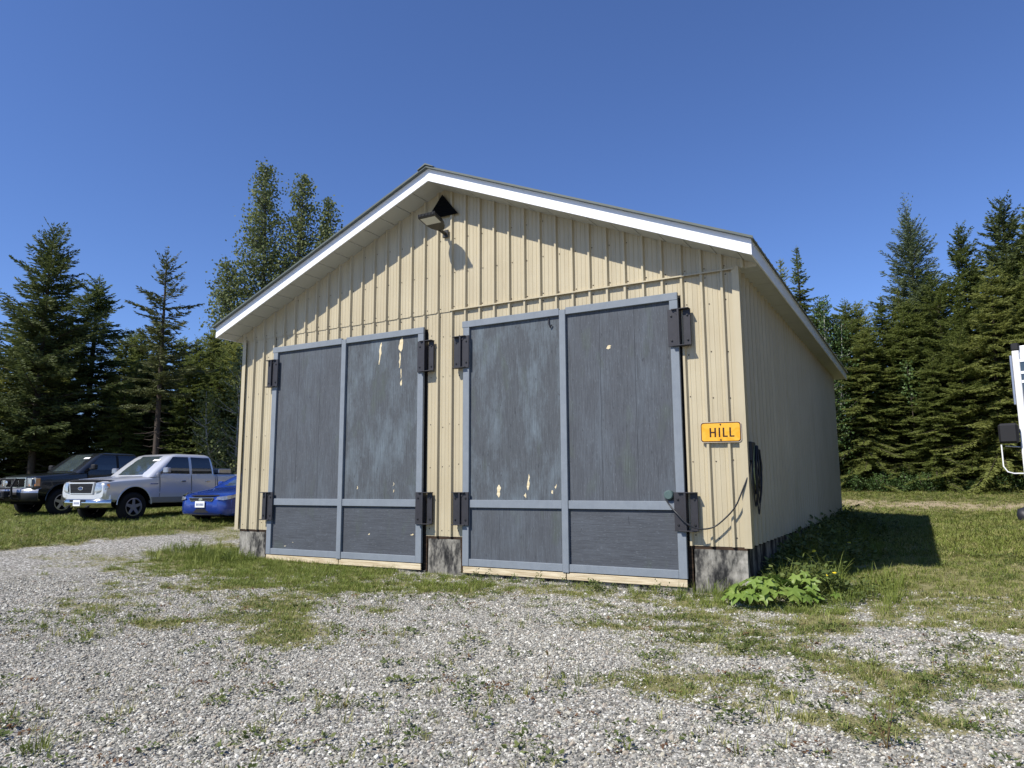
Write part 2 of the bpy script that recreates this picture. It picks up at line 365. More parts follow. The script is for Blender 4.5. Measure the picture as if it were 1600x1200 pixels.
CAPS = [(-10.6, -.5, -6.5, -.6, 1.0, .95), (-9.8, -1.1, -6.0, -1.3, .8, .75), (-7.2, -2.2, -4.6, -1.3, .75, .8), (-6.3, -2.6, -5.2, -4.0, .6, .62), (-5.0, -3.9, -3.8, -4.75, .45, .78), (-4.6, -.6, -1.2, -.55, .45, .62),
        (-9.9, -2.2, -6.9, -4.8, .65, .52), (-9.0, -3.6, -6.9, -5.3, .35, .42), (-4.05, -3.0, -3.8, -3.0, .22, .7), (0.2, -4.55, .75, -4.5, .36, .80), (1.25, -3.3, 1.9, -3.9, .42, .82), (1.6, -4.2, 2.0, -4.2, .28, .72),
        (2.0, -3.45, 2.4, -3.3, .26, .7), (-1.4, -2.7, -.9, -2.65, .28, .72), (-5.7, -4.95, -5.4, -4.8, .25, .7), (1.5, -4.95, 1.75, -5.0, .2, .66), (2.1, -4.6, 2.3, -4.5, .22, .66), (-3.6, -1.6, -1.2, -1.8, .6, .40), (-.6, -1.9, .4, -2.9, .6, .62)]
LBX = [-1.2, -1.0, -.3, .36, 1.06, 1.4, 1.8, 2.35, 3, 4, 8]; LBY = [-.6, -1.3, -2.3, -3.0, -2.7, -2.1, -1.7, -1.9, -1.6, -2.0, -2.4]
def cover(x, y):
    n1 = fbm(x, y, 1.1, 21) - .5; n2 = fbm(x, y, 4.2, 33, 5) - .5; n = n1 * 1.0 + n2 * 1.7
    yb = np.interp(x, LBX, LBY); c = np.where(x > -1.1, np.clip((y - yb) * 1.3 + .35, 0, 1.0), 0)
    thin = np.clip((y + .5) / 3.0, 0.0, 1); c = np.where(x > -1.1, c * (.60 + .40 * thin), c)
    left = np.clip((-13.5 + .2 * np.minimum(y, 3) - x) * .8 + .35, 0, 1.0); c = np.maximum(c, left)
    back = np.clip((y - 12.5) * .6, 0, 1); c = np.maximum(c, back)
    for x1, y1, x2, y2, r, a in CAPS:
        dx, dy = x2 - x1, y2 - y1; t = np.clip(((x - x1) * dx + (y - y1) * dy) / (dx * dx + dy * dy + 1e-9), 0, 1)
        d = np.hypot(x - x1 - t * dx, y - y1 - t * dy); c = np.maximum(c, a * np.clip(1.30 - d / r * .62, 0, 1))
    bare = (fbm(x, y, .55, 55) > .62) & (x > .8) & (y < 4) & (y > -3); c = np.where(bare, c * .7, c)
    yard = np.clip((y + 7.5) / 5, 0, 1) * np.clip((fbm(x, y, .8, 61) - .40) * 3.2, 0, 1) * .50
    return np.clip(np.maximum(c + n * .75 * np.clip(c * 3, .0, 1), yard), 0, 1)
def dryness(x, y):
    d = np.exp(-((y - (20.2 - .12 * x)) / 2.0) ** 2) * np.where((x > -3) & (x < 9), 1, 0)
    return d * (.55 + .8 * (fbm(x, y, .8, 71) - .3))
NG = 420
s_ = np.linspace(-1, 1, NG)
def warp(s, c, near, far): return c + near * s + far * np.sign(s) * np.abs(s) ** 6
gx = warp(s_, -3.0, 16, 500); gy = warp(s_, -1.5, 13, 500)
X, Y = np.meshgrid(gx, gy); Xf, Yf = X.ravel(), Y.ravel(); Zf = gz(Xf, Yf)
inside = (Xf > -10.1) & (Xf < -.15) & (Yf > .35) & (Yf < 12.5); Zf = np.where(inside, np.minimum(Zf, -.7), Zf)
ii = np.arange(NG * NG).reshape(NG, NG)
F = np.stack([ii[:-1, :-1].ravel(), ii[:-1, 1:].ravel(), ii[1:, 1:].ravel(), ii[1:, :-1].ravel()], 1)
me = np_mesh("ground", np.stack([Xf, Yf, Zf], 1), F, "ground", True)
for nm, arr in (("cover", cover(Xf, Yf)), ("dry", dryness(Xf, Yf))):
    a = me.attributes.new(nm, 'FLOAT', 'POINT'); a.data.foreach_set("value", arr.astype(np.float32))
tag(link("ground", me), "gravel yard with grass patches around the garage", "ground", kind="structure")

# ------------------------------------------------------------------ garage
D = 12.8; XL = -10.24; XC = -5.12; ZE = 3.975; ZA = 6.225; M = 0.4155; PER = 0.296; OV = 0.5; EV = 0.31
garage = empty("garage", (0, 0, 0))
tag(garage, "beige ribbed metal garage with two tall grey plywood double doors and white fascia", "garage")
def line_z(x): return ZA - M * abs(x - XC)
PROF = [(-.034, 0), (-.016, .044), (.016, .044), (.034, 0)]
for c_ in (.075, .148, .221): PROF += [(c_ - .007, 0), (c_, .0045), (c_ + .007, 0)]
def profile(a, b, phase):
    """(t, depth) samples of the ribbed sheet between a and b, ribs at phase + k*PER"""
    out = [(a, None)]
    k0 = math.floor((a - phase) / PER) - 1; k1 = math.ceil((b - phase) / PER) + 1
    pts = [(phase + k * PER + t, d) for k in range(k0, k1) for t, d in PROF]
    def dep(t):
        for (t0, d0), (t1, d1) in zip(pts[:-1], pts[1:]):
            if t0 <= t <= t1: return d0 + (d1 - d0) * (t - t0) / max(1e-9, t1 - t0)
        return 0
    mid = [(t, d) for t, d in pts if a + 1e-4 < t < b - 1e-4]
    return [(a, dep(a))] + mid + [(b, dep(b))]
def sheet(a, b, z0, z1f, phase, y=0.0, name="siding_sheet", wob=0.0):
    p = profile(a, b, phase); m = MB(); rows = []
    lo = [(t, y - d, z0(t) if callable(z0) else z0) for t, d in p]; hi = [(t, y - d, z1f(t) if callable(z1f) else z1f) for t, d in p]
    m.grid([lo, hi]); o = m.build(name, "siding", garage, recalc=False)
    return o
PH = -0.20
# gable sheets, each three ribs wide
x = EV; k = 0
edges = [EV - .02]
t = PH - .06
while t > XL - EV: edges.append(t); t -= 3 * PER
edges.append(XL - EV + .02)
for a, b in zip(edges[1:], edges[:-1]):
    brk = [a] + ([XC] if a < XC < b else []) + [b]
    for q0, q1 in zip(brk[:-1], brk[1:]):
        off = random.uniform(-.004, .004)
        sheet(q0, q1, 3.93 + off, lambda t: line_z(t) + .01, PH, y=-.012 - random.uniform(0, .003))
# lower sheets beside and above the doors
D1 = (-9.30, -5.49); D2 = (-4.64, -0.845); ZT = 3.69; ZB = -0.46
for a, b in ((XL + .03, D1[0] - .035), (D1[1] + .035, D2[0] - .035), (D2[1] + .035, -.03)):
    sheet(a, b, 0.0, 3.96, PH if a > -1 else PH + .012)
for d0, d1 in (D1, D2):
    e = [d0 - .035, d0 + (d1 - d0) * .36, d0 + (d1 - d0) * .7, d1 + .035]
    for a, b in zip(e[:-1], e[1:]): sheet(a, b, ZT - .03, 3.96, PH)
# long side walls and back
def side_sheet(xw, sgn, y0, y1):
    p = profile(y0, y1, .12); m = MB()
    m.grid([[(xw + sgn * d, t, 0.0) for t, d in p], [(xw + sgn * d, t, ZE) for t, d in p]]); return m.build("siding_sheet", "siding", garage, recalc=False)
ys = [.03]
while ys[-1] < D - 1: ys.append(ys[-1] + 3 * PER + random.uniform(-.003, .003))
ys[-1] = D - .03
for y0, y1 in zip(ys[:-1], ys[1:]):
    side_sheet(-random.uniform(0, .006), 1, y0 + .008, y1 - .008); side_sheet(XL, -1, y0 + .002, y1 - .002)
m = MB(); m.prism([(XL, 0), (0, 0), (0, ZE), (XC, ZA), (XL, ZE)], D - .02, D); m.build("back_wall", "siding", garage)
# inner core so that nothing is seen through
m = MB(); m.prism([(XL + .03, -.03), (-.03, -.03), (-.03, ZE), (XC, ZA - .05), (XL + .03, ZE)], .035, D - .03); m.build("wall_frame", "wall_core", garage)
# corner trims
for xx, sg in ((0, 1), (XL, -1)):
    m = MB(); w = .055
    m.box(min(xx - sg * w, xx + sg * .047), max(xx - sg * w, xx + sg * .047), -.050, -.046, -.01, ZE - .01)
    m.box(xx + sg * .047 - (.003 if sg > 0 else 0), xx + sg * .047 + (.003 if sg < 0 else 0), -.046, w, -.01, ZE - .01)
    m.build("corner_trim", "siding", garage)
# flashing between lower and gable sheets, right half
m = MB(); m.box(-4.95, -.02, -.064, -.060, 3.925, 3.945); m.box(-4.95, -.02, -.060, -.0, 3.940, 3.945); m.build("seam_flashing", "siding", garage)
# screws (tiny)
m = MB()
def screw(x, y, z, r=.0105):
    n = 6; vs = [(x + r * math.cos(2 * math.pi * k / n), y, z + r * math.sin(2 * math.pi * k / n)) for k in range(n)] + [(x, y - .006, z)]
    m.add(vs, [(k, (k + 1) % n, n) for k in range(n)])
xk = PH + .05
while xk > XL:
    for zz in (4.00, 3.87, 4.62, 5.25):
        if zz < line_z(xk) - .1 and not (zz == 3.87 and (random.random() < .1)): screw(xk + random.uniform(-.01, .01), -.018 if zz > 3.93 else -.004, zz + random.uniform(-.015, .015))
    xk -= PER
for xk in (-.73, -.52, -.40, -.16, -5.38, -5.12, -4.97, -4.78, -10.1, -9.8, -9.55):
    for zz in (.12, 1.2, 1.9 if xk < -1 else 2.1, 2.75, 3.5): screw(xk, -.004, zz + random.uniform(-.03, .03))
tag(m.build("screws", "screw", garage, recalc=False), kind="stuff")

# roof, soffits, fascia
SL = math.hypot(1, M)
def roof_panels(sg):
    half = -XL / 2 + EV + .06; y = -OV - .095; n = 0
    while y < D + OV - .2:
        y1 = min(y + .9, D + OV + .095); m = MB(); rows = []
        prof = []
        for k in range(4):
            a = y + (y1 - y) * k / 3
            prof += [(a - .02, 0), (a - .01, .02), (a + .01, .02), (a + .02, 0)]
        prof = [(min(max(t, y), y1), d) for t, d in prof]
        base = .226 + n % 2 * .002
        top = [[(XC + sg * s, t, ZA - M * s + base + d) for t, d in prof] for s in (0, half)]
        bot = [[(XC + sg * s, t, ZA - M * s + base - .012) for t, d in prof] for s in (0, half)]
        m.grid(top); m.grid(bot)
        L = len(prof)
        for j in (0, L - 1): m.add([top[0][j], top[1][j], bot[1][j], bot[0][j]], [(0, 1, 2, 3)])
        m.add([*top[1], *bot[1]], [(j, j + 1, L + j + 1, L + j) for j in range(L - 1)])
        m.build("roof_sheet", "roof_metal", garage); y = y1; n += 1
for sg in (-1, 1): roof_panels(sg)
m = MB(); w = .17; zr = ZA + .254
m.prism([(XC - w, zr - M * w), (XC, zr), (XC + w, zr - M * w), (XC + w, zr - M * w + .012), (XC, zr + .03), (XC - w, zr - M * w + .012)], -OV - .115, D + OV + .115); m.build("ridge_cap", "roof_metal", garage)
# rake fascia boards (front and back)
for yy in (-OV - .022, D + OV):
    for sg in (-1, 1):
        h = -XL / 2 + EV + .022; m = MB()
        m.prism([(XC, ZA - .012), (XC + sg * h, ZA - .012 - M * h), (XC + sg * h, ZA - M * h + .215), (XC, ZA + .215)], yy, yy + .022)
        m.build("rake_fascia", "white_metal", garage, bevel=.002)
m = MB(); m.prism([(XC - .03, ZA - .016), (XC + .04, ZA - .02), (XC + .04, ZA + .13), (XC, ZA + .19), (XC - .05, ZA + .12)], -OV - .026, -OV - .0222); m.build("fascia_joint_cover", "white_metal", garage)
# eave fascia
for sg, xe in ((1, EV), (-1, XL - EV)):
    m = MB(); m.box(min(xe, xe + sg * .022), max(xe, xe + sg * .022), -OV + .0005, D + OV - .0005, ZE - .02, ZE + .20); m.build("eave_fascia", "white_metal", garage, bevel=.002)
# rake soffit panels
for sg in (-1, 1):
    s0 = -.006; h = -XL / 2 + EV
    while s0 < h - .02:
        s1 = min(s0 + .375, h); m = MB(); dz = random.uniform(0, .003)
        a, b = s0 + .007, s1 - .007
        P = [(XC + sg * a, ZA - M * a - dz), (XC + sg * b, ZA - M * b - dz), (XC + sg * b, ZA - M * b + .012), (XC + sg * a, ZA - M * a + .012)]
        m.prism(P, -OV, -.012); m.build("soffit_panel", "soffit", garage); s0 = s1
    m = MB(); m.prism([(XC, ZA + .014), (XC + sg * h, ZA - M * h + .014), (XC + sg * h, ZA - M * h + .03), (XC, ZA + .03)], -OV, .03); m.build("soffit_backing", "wall_core", garage)
# eave soffit panels
for sg, x0 in ((1, .0), (-1, XL)):
    y = .0
    while y < D + OV - .02:
        y1 = min(y + .39, D + OV); m = MB(); xa, xb = sorted((x0 - sg * .02, x0 + sg * EV)); m.box(xa, xb, y + .006, y1 - .006, ZE - .002 - random.uniform(0, .003), ZE + .012)
        m.build("soffit_panel", "soffit", garage); y = y1
    m = MB(); xa, xb = sorted((x0, x0 + sg * EV)); m.box(xa, xb, .0, D + OV, ZE + .013, ZE + .02); m.build("soffit_backing", "wall_core", garage)
# gable vent
m = MB(); m.prism([(-5.47, 5.70), (-4.78, 5.70), (-5.125, 6.12)], -.075, -.060); vent = m.build("gable_vent", "vent_black", garage)
for i in range(6):
    z = 5.725 + i * .055; hw = .345 * (6.12 - z) / .42 - .03
    m = MB(); m.add([(-5.125 - hw, -.077, z), (-5.125 + hw, -.077, z), (-5.125 + hw, -.087, z + .012), (-5.125 - hw, -.087, z + .012)], [(0, 1, 2, 3)]); m.build("louver", "vent_black", vent, recalc=False)

# foundation, jambs, sills
def pier(a, b, y0=.0, y1=.4, top=-.045):
    m = MB(); nx, nz = 6, 6; g = lambda i, j: (a + (b - a) * i / nx + random.uniform(-.008, .008) * (0 < i < nx), y0 + random.uniform(-.008, .006), -.95 + (top + .95) * j / nz)
    rows = [[g(i, j) for i in range(nx + 1)] for j in range(nz + 1)]
    m.grid(rows); m.add([rows[-1][0], rows[-1][-1], (b, y1, top), (a, y1, top)], [(0, 1, 2, 3)]); m.add([rows[0][0], rows[-1][0], (a, y1, top), (a, y1, -.95)], [(0, 1, 2, 3)]); m.add([rows[0][-1], rows[-1][-1], (b, y1, top), (b, y1, -.95)], [(0, 1, 2, 3)])
    return m.build("foundation_pier", "old_concrete", garage)
pier(-10.17, -9.40); pier(-5.40, -4.72); pier(-.76, -.03)
m = MB(); m.box(-.10, -.035, .2, D, -.95, -.03); m.build("foundation_wall", "old_concrete", garage)
m = MB(); m.box(XL + .04, XL + .1, .2, D, -.95, -.03); m.build("foundation_wall", "old_concrete", garage)
for a, b in ((-10.18, -9.36), (-5.43, -4.68), (-.80, -.02)):
    m = MB(); m.box(a, b, .004, .12, -.05, -.002); m.build("shadow_gap_sill", "dark_wood", garage)  # sill wood, its near-black tone painted for the shadow gap under the siding
for xx in (-9.385, -5.455, -4.70, -.815):
    m = MB(); m.box(xx - .03, xx + .03, -.005, .10, -.80, .0); m.build("jamb_post", "dark_wood", garage)
for d0, d1 in (D1, D2):
    m = MB(); nx = 30; rows = [[(d0 - .05 + (d1 - d0 + .1) * i / nx, -.05 + random.uniform(-.02, .02), z) for i in range(nx + 1)] for z in (-.9, -.585)]
    rows.append([(d0 - .05 + (d1 - d0 + .1) * i / nx, .3, -.585) for i in range(nx + 1)]); m.grid(rows); m.build("door_sill", "old_concrete", garage)
    m = MB(); m.box(d0 - .02, d1 + .02, .005, .034, -.6, ZT); m.build("door_backing", "wall_core", garage)

# doors
def leaf(x0, x1, outer, mats, hz_low):
    """one door leaf; outer = 'L' or 'R' is the hinge side"""
    lf = empty("door_leaf", ((x0 + x1) / 2, 0, ZB), 0, garage); ox = (x0 + x1) / 2
    def bx(name, a, b, y0, y1, z0, z1, mat, bev=.004):
        m = MB(); m.box(a - ox, b - ox, y0, y1, z0 - ZB, z1 - ZB); return m.build(name, mat, lf, bevel=bev)
    sw = .125; cw = .055
    if outer == 'L': ia, ib = x0 + sw, x1 - cw; st = [(x0, x0 + sw)]
    else: ia, ib = x0 + cw, x1 - sw; st = [(x1 - sw, x1)]
    # stile on the hinge side, top to bottom under the top rail
    for a, b in st: bx("stile", a, b, -.095, -.045, ZB, 3.575, "door_trim")
    if outer == 'L': bx("meeting_stile", x1 - cw + .001, x1 + cw, -.102, -.046, ZB - .01, 3.66, "door_trim")
    sh = .012 if outer == 'L' else .0
    bx("top_rail", x0 - .02 if outer == 'L' else x0 + cw + .003, x1 - cw - .003 if outer == 'L' else x1 + .0, -.098, -.045, 3.577, ZT, "door_trim")
    bx("mid_rail", ia + .002, ib - .002, -.09, -.045, .495, .622, "door_trim")
    bx("bottom_rail", ia + .002, ib - .002, -.09, -.045, ZB, ZB + .115, "door_trim")
    up = mats
    # upper plywood in vertical boards
    n = 3; w = (ib - ia) / n
    for i in range(n):
        g = .0018 if mats == "ply_vertical" else .0006
        bx("upper_panel", ia - .01 * (i == 0) + w * i + g * (i > 0), ia + w * (i + 1) - g * (i < n - 1) + .01 * (i == n - 1), -.052 - random.uniform(0, .0012), -.032, .60, 3.60, mats, 0)
    if hz_low: bx("lower_panel", ia - .01, ib + .01, -.052, -.032, ZB + .09, .52, "ply_horizontal", 0)
    else:
        for i, (p, q) in enumerate(((0, .33), (.33, 1))):
            bx("lower_panel", ia + (ib - ia) * p + .002, ia + (ib - ia) * q - .002, -.052 - .001 * i, -.032, ZB + .09, .52, "ply_vertical", 0)
    bx("kick_board", x0 + .01, x1 - .006 if outer == 'L' else x1 - .01, -.085, -.06, ZB - .115, ZB - .012, "raw_board", .003)
    return lf
c1 = -7.385; c2 = -2.735
LA = leaf(D1[0], c1, 'L', "ply_vertical", True); LB = leaf(c1, D1[1], 'R', "ply_worn", True)
LC = leaf(D2[0], c2, 'L', "ply_worn", False); LD = leaf(c2, D2[1], 'R', "ply_vertical", True)
def chip(lf, x, z0, z1, w, seed, mat="bare_wood"):
    rr = random.Random(seed); n = max(4, int((z1 - z0) / .05)); L = []; R_ = []; cx = 0
    for i in range(n + 1):
        cx += rr.uniform(-.014, .014); ww = w * (rr.uniform(.3, 1.0) if 0 < i < n else .12); z = z0 + (z1 - z0) * i / n
        L.append((x + cx - ww / 2 + rr.uniform(-.008, .008), z)); R_.append((x + cx + ww / 2, z))
    m = MB(); ox, oz = lf.location.x, lf.location.z
    rows = [[(a[0] - ox, -.0545, a[1] - oz), (b[0] - ox, -.0545, b[1] - oz)] for a, b in zip(L, R_)]; m.grid(rows)
    m.build("paint_chip", mat, lf, recalc=False)
for i, (lf, x, z0, z1, w) in enumerate([(LB, -6.54, 3.1, 3.52, .05), (LB, -6.02, 3.3, 3.56, .10), (LB, -6.07, 3.0, 3.28, .035), (LB, -6.02, 2.66, 2.78, .06), (LB, -6.03, 2.8, 2.98, .03), (LC, -3.94, .66, .87, .085), (LC, -3.42, .78, 1.04, .07), (LC, -3.43, .66, .74, .05),
        (LD, -1.97, 2.945, 3.01, .075), (LC, -2.92, .78, .88, .03), (LC, -2.96, .72, .78, .035), (LB, -6.15, .74, .80, .02), (LB, -6.17, .86, .92, .02), (LB, -7.0, .80, .86, .025), (LB, -5.72, .0, .03, .07), (LB, -6.7, -.02, .01, .06), (LA, -8.8, -.30, -.285, .06), (LA, -8.6, -.22, -.21, .05)]):
    chip(lf, x, z0, z1, w, 50 + i)
# hook at the right door
m = MB(); ox, oz = LC.location.x, LC.location.z
m.tube([(-2.99 - ox, -.06, 3.56 - oz), (-2.985 - ox, -.075, 3.46 - oz), (-2.96 - ox, -.08, 3.40 - oz), (-2.93 - ox, -.075, 3.44 - oz)], .011, 6); m.build("hook", "hinge_black", LC, smooth=50)

# strap hinges
def hinge(xc, z0, z1, door_side):
    """door_side -1: door lies to the left of the bracket"""
    h = empty("hinge", (xc, -.10, z0), 0, garage); H = z1 - z0; w = .165
    def bx(name, a, b, y0, y1, q0, q1, mat="hinge_black", bev=.003): m = MB(); m.box(a, b, y0, y1, q0, q1); return m.build(name, mat, h, bevel=bev)
    s = door_side
    a, b = sorted((s * .012, s * w)); dp = bx("door_plate", a, b, -.022, -.0, .0, H)
    a, b = sorted((-s * .06, -s * w)); wp = bx("wall_plate", a, b, .015, .04, .012, H - .012)
    bx("web", -.016, .016, -.055, .06, .01, H - .01)
    a, b = sorted((-s * (w - .004), s * .10))
    for q, nm in ((.0, "bottom_flange"), (H - .014, "top_flange")): bx(nm, a, b, -.058, .058, q, q + .014)
    m = MB(); m.prism([(s * .018, H - .015), (s * .10, H - .015), (s * .018, H - .09)], -.03, -.022); m.build("gusset", "hinge_black", h)
    for bxx, yy in ((s * .11, -.022), (-s * .12, .015)):
        for q in (.09, H - .10):
            m = MB(); m.lathe([(.016, 0), (.016, -.012), (.0, -.014)], 'y', 8, (bxx, yy, q)); m.build("bolt", "bolt_black", h, smooth=40)
    return h
for xh, sd in ((-9.30, 1), (-5.44, -1), (-4.67, 1), (-.83, -1)):
    hinge(xh - .0, 2.87, 3.43, sd); hinge(xh, .20, .75, sd)

# ------------------------------------------------------------------ flood lamp
lamp = empty("flood_lamp", (-5.06, -.03, 5.37)); tag(lamp, "dark shoebox floodlight sticking out below the black triangular gable vent", "floodlight")
m = MB(); m.box(-.06, .06, -.03, .0, -.07, .07); m.build("wall_plate", "lamp_body", lamp, bevel=.006)
m = MB(); m.tube([(0, -.02, 0), (0, -.10, .005), (.0, -.2, .02)], [.03, .032, .03], 10); m.build("arm", "lamp_body", lamp, smooth=50)
m = MB()
def hz(y): return .02 + (abs(y) - .2) * .24
out = [(-.07, -.20), (-.15, -.30), (-.185, -.42), (-.185, -.64), (.185, -.64), (.185, -.42), (.15, -.30), (.07, -.20)]
n = len(out); vs = [(x_ + .03, y_, hz(y_) - .015) for x_, y_ in out] + [(x_ * .93 + .03, y_, hz(y_) + .05) for x_, y_ in out]
m.add(vs, [tuple(range(n)), tuple(range(2 * n - 1, n - 1, -1))] + [(i, (i + 1) % n, (i + 1) % n + n, i + n) for i in range(n)]); m.build("housing", "lamp_body", lamp, bevel=.004)
m = MB(); m.add([(-.125, -.42, hz(.42) - .018), (.185, -.42, hz(.42) - .018), (.185, -.615, hz(.615) - .018), (-.125, -.615, hz(.615) - .018)], [(0, 1, 2, 3)]); m.build("lens", "lamp_lens", lamp, recalc=False)
for i in range(12):
    xx = -.14 + i * .031; m = MB(); m.box(xx, xx + .012, -.665, -.638, hz(.65) - .005, hz(.65) + .045); m.build("cooling_fin", "lamp_body", lamp)

# ------------------------------------------------------------------ sign
sign = empty("road_sign", (-.305, -.057, 1.59)); tag(sign, "small orange sign with black border reading HILL beside the right door", "sign")
sign.rotation_euler = (0, math.radians(.6), math.radians(-.5))
def rrect(w, h, r, n=5):
    out = []
    for cx, cz, a0 in ((w / 2 - r, -h / 2 + r, -90), (w / 2 - r, h / 2 - r, 0), (-w / 2 + r, h / 2 - r, 90), (-w / 2 + r, -h / 2 + r, 180)):
        for k in range(n + 1): a = math.radians(a0 + 90 * k / n); out.append((cx + r * math.cos(a), cz + r * math.sin(a)))
    return out
m = MB(); m.prism(rrect(.575, .292, .045), -.003, 0); m.build("plate", "sign_edge", sign)
m = MB(); m.prism(rrect(.560, .276, .040), -.0045, -.003); m.build("border", "sign_black", sign)
m = MB(); m.prism(rrect(.535, .250, .032), -.006, -.0045); m.build("face", "sign_orange", sign)
def letter(rects):
    m = MB()
    for i, (a, b, c, d) in enumerate(rects): m.prism([(a, c), (b, c), (b, d), (a, d)], -.0072 - .0002 * i, -.006)
    m.build("letter", "sign_black", sign)
z0, z1 = -.07, .062; sw = .023
letter([(-.155, -.155 + sw, z0, z1), (-.087, -.087 + sw, z0, z1), (-.134, -.085, -.012, .006)])
letter([(-.028, -.028 + sw, z0, z1)])
letter([(.030, .030 + sw, z0, z1), (.050, .098, z0, z0 + .019)])
letter([(.122, .122 + sw, z0, z1), (.142, .190, z0, z0 + .019)])
for zz in (.108, -.108):
    m = MB(); m.lathe([(.012, -.006), (.011, -.012), (0, -.014)], 'y', 10, (0, 0, zz)); m.build("bolt", "screw", sign, smooth=40)

# ------------------------------------------------------------------ cables on the right wall
def smooth_path(pts, n=8):
    pts = [np.array(p, float) for p in pts]; P = [pts[0]] + pts + [pts[-1]]; out = []
    for i in range(1, len(P) - 2):
        for k in range(n):
            t = k / n; a, b, c, d = P[i - 1], P[i], P[i + 1], P[i + 2]
            out.append(tuple(.5 * ((2 * b) + (c - a) * t + (2 * a - 5 * b + 4 * c - d) * t * t + (-a + 3 * b - 3 * c + d) * t ** 3)))
    out.append(tuple(pts[-1])); return out
coil = empty("cable_coil", (.03, .25, 1.4)); tag(coil, "coil of dark and pale cables hung on the shaded side wall near the corner", "cable")
m = MB(); m.box(-.005, .06, -.20, .06, -.22, .05); m.build("hanger_box", "cable_black", coil, bevel=.01)
rr = random.Random(3)
for i in range(9):
    L = rr.uniform(.55, 1.0); w = rr.uniform(.10, .26); y0 = rr.uniform(-.05, .08); xo = .03 + i * .008
    mat = ["cable_black", "cable_black", "cable_black", "cable_green", "cable_black", "cable_grey"][i % 6]
    P = smooth_path([(xo, y0 - .04, .0), (xo + .01, y0 - w * .7, -L * .5), (xo, y0, -L), (xo + .012, y0 + w * .25, -L * .93), (xo + .01, y0 + w, -L * .5), (xo, y0 + .10, -.05)], 7)
    m = MB(); m.tube(P, .010 if mat == "cable_black" else .008, 6); m.build("cable_loop", mat, coil, smooth=60)
cord = empty("extension_cord", (-1.07, -.1, .71)); tag(cord, "thin black cord drooping from the green disc on the right door to the corner", "cord")
O = np.array([-1.07, -.1, .71])
P = smooth_path([tuple(np.array(p) - O) for p in [(-1.12, -.12, .66), (-1.05, -.14, .56), (-.93, -.20, .45), (-.78, -.22, .31), (-.63, -.18, .245), (-.45, -.12, .27), (-.28, -.10, .40), (-.14, -.09, .56), (-.04, -.07, .78), (.035, -.03, .98), (.06, .10, 1.2)]], 8)
m = MB(); m.tube(P, .011, 8); m.build("cord_run", "cable_black", cord, smooth=60)
m = MB(); m.lathe([(0, -.045), (.055, -.045), (.068, -.03), (.068, .045)], 'y', 20); m.build("disc", "disc_green", cord, smooth=35)

# ------------------------------------------------------------------ vehicles
# local frame: +X forward, +Y the driver's left, Z up, origin on the ground under the front axle's middle
def loft(stations, cap=True):
    """stations (x, hw, zb, zt, crown): closed body shell"""
    m = MB(); rings = []
    for x, hw, zb, zt, cr in stations:
        h = zt - zb
        half = [(hw * .90, zb), (hw * .975, zb + .10 * h), (hw, zb + .38 * h), (hw * .992, zb + .62 * h), (hw * .975, zb + .80 * h), (hw * .955, zb + .92 * h), (hw * .90, zt - .008), (hw * .80, zt + cr * .25), (hw * .45, zt + cr * .75), (0, zt + cr)]
        ring = [(x, y, z) for y, z in half] + [(x, -y, z) for y, z in half[-2::-1]]
        rings.append(ring)
    n = len(rings[0])
    for r in rings: m.v += r
    for i in range(len(rings) - 1):
        for k in range(n - 1): m.f.append((i * n + k, i * n + k + 1, (i + 1) * n + k + 1, (i + 1) * n + k))
        m.f.append((i * n + n - 1, i * n, (i + 1) * n, (i + 1) * n + n - 1))
    m.f.append(tuple(range(n - 1, -1, -1))); m.f.append(tuple(range((len(rings) - 1) * n, len(rings) * n)))
    return m
def rings_body(levels, r=.14, roof_crown=.015):
    m = MB(); n = None
    for z, xf, xr, hw in levels:
        ring = []; rc = min(r, hw * .6)
        for cx, cy, a0 in ((xf - rc * 1.2, hw - rc, 0), (xr + rc, hw - rc, 90), (xr + rc, -hw + rc, 180), (xf - rc * 1.2, -hw + rc, 270)):
            for k in range(5):
                a = math.radians(a0 + 90 * k / 4); ring.append((cx + rc * (1.2 if a0 in (0, 270) else 1) * math.cos(a), cy + rc * math.sin(a), z))
        n = len(ring); m.v += ring
    L = len(levels)
    for i in range(L - 1):
        for k in range(n): m.f.append((i * n + k, i * n + (k + 1) % n, (i + 1) * n + (k + 1) % n, (i + 1) * n + k))
    c = len(m.v); z, xf, xr, hw = levels[-1]; m.v.append(((xf + xr) / 2, 0, z + roof_crown))
    for k in range(n): m.f.append(((L - 1) * n + k, (L - 1) * n + (k + 1) % n, c))
    m.f.append(tuple(range(n - 1, -1, -1)))
    return m
def carve(o, wheels, r, hw, mat="dark_under"):
    for (x, z) in wheels:
        for s in (-1, 1):
            m = MB(); m.lathe([(0, -.40), (r, -.40), (r, .40), (0, .40)], 'y', 28, (x, s * hw, z))
            me = m.mesh("cut", mat); bm = bmesh.new(); bm.from_mesh(me); bmesh.ops.remove_doubles(bm, verts=bm.verts, dist=1e-5); bmesh.ops.recalc_face_normals(bm, faces=bm.faces); bm.to_mesh(me); bm.free()
            c = bpy.data.objects.new("cut", me); COL.objects.link(c); c.parent = o.parent
            md = o.modifiers.new("b", 'BOOLEAN'); md.object = c; md.operation = 'DIFFERENCE'; md.solver = 'EXACT'; md.material_mode = 'TRANSFER'
            bpy.context.view_layer.update()
            dg = bpy.context.evaluated_depsgraph_get(); nm = bpy.data.meshes.new_from_object(o.evaluated_get(dg)); o.modifiers.clear(); o.data = nm
            bpy.data.objects.remove(c)
    o.data.polygons.foreach_set("use_smooth", [True] * len(o.data.polygons)); o.data.set_sharp_from_angle(angle=math.radians(32))
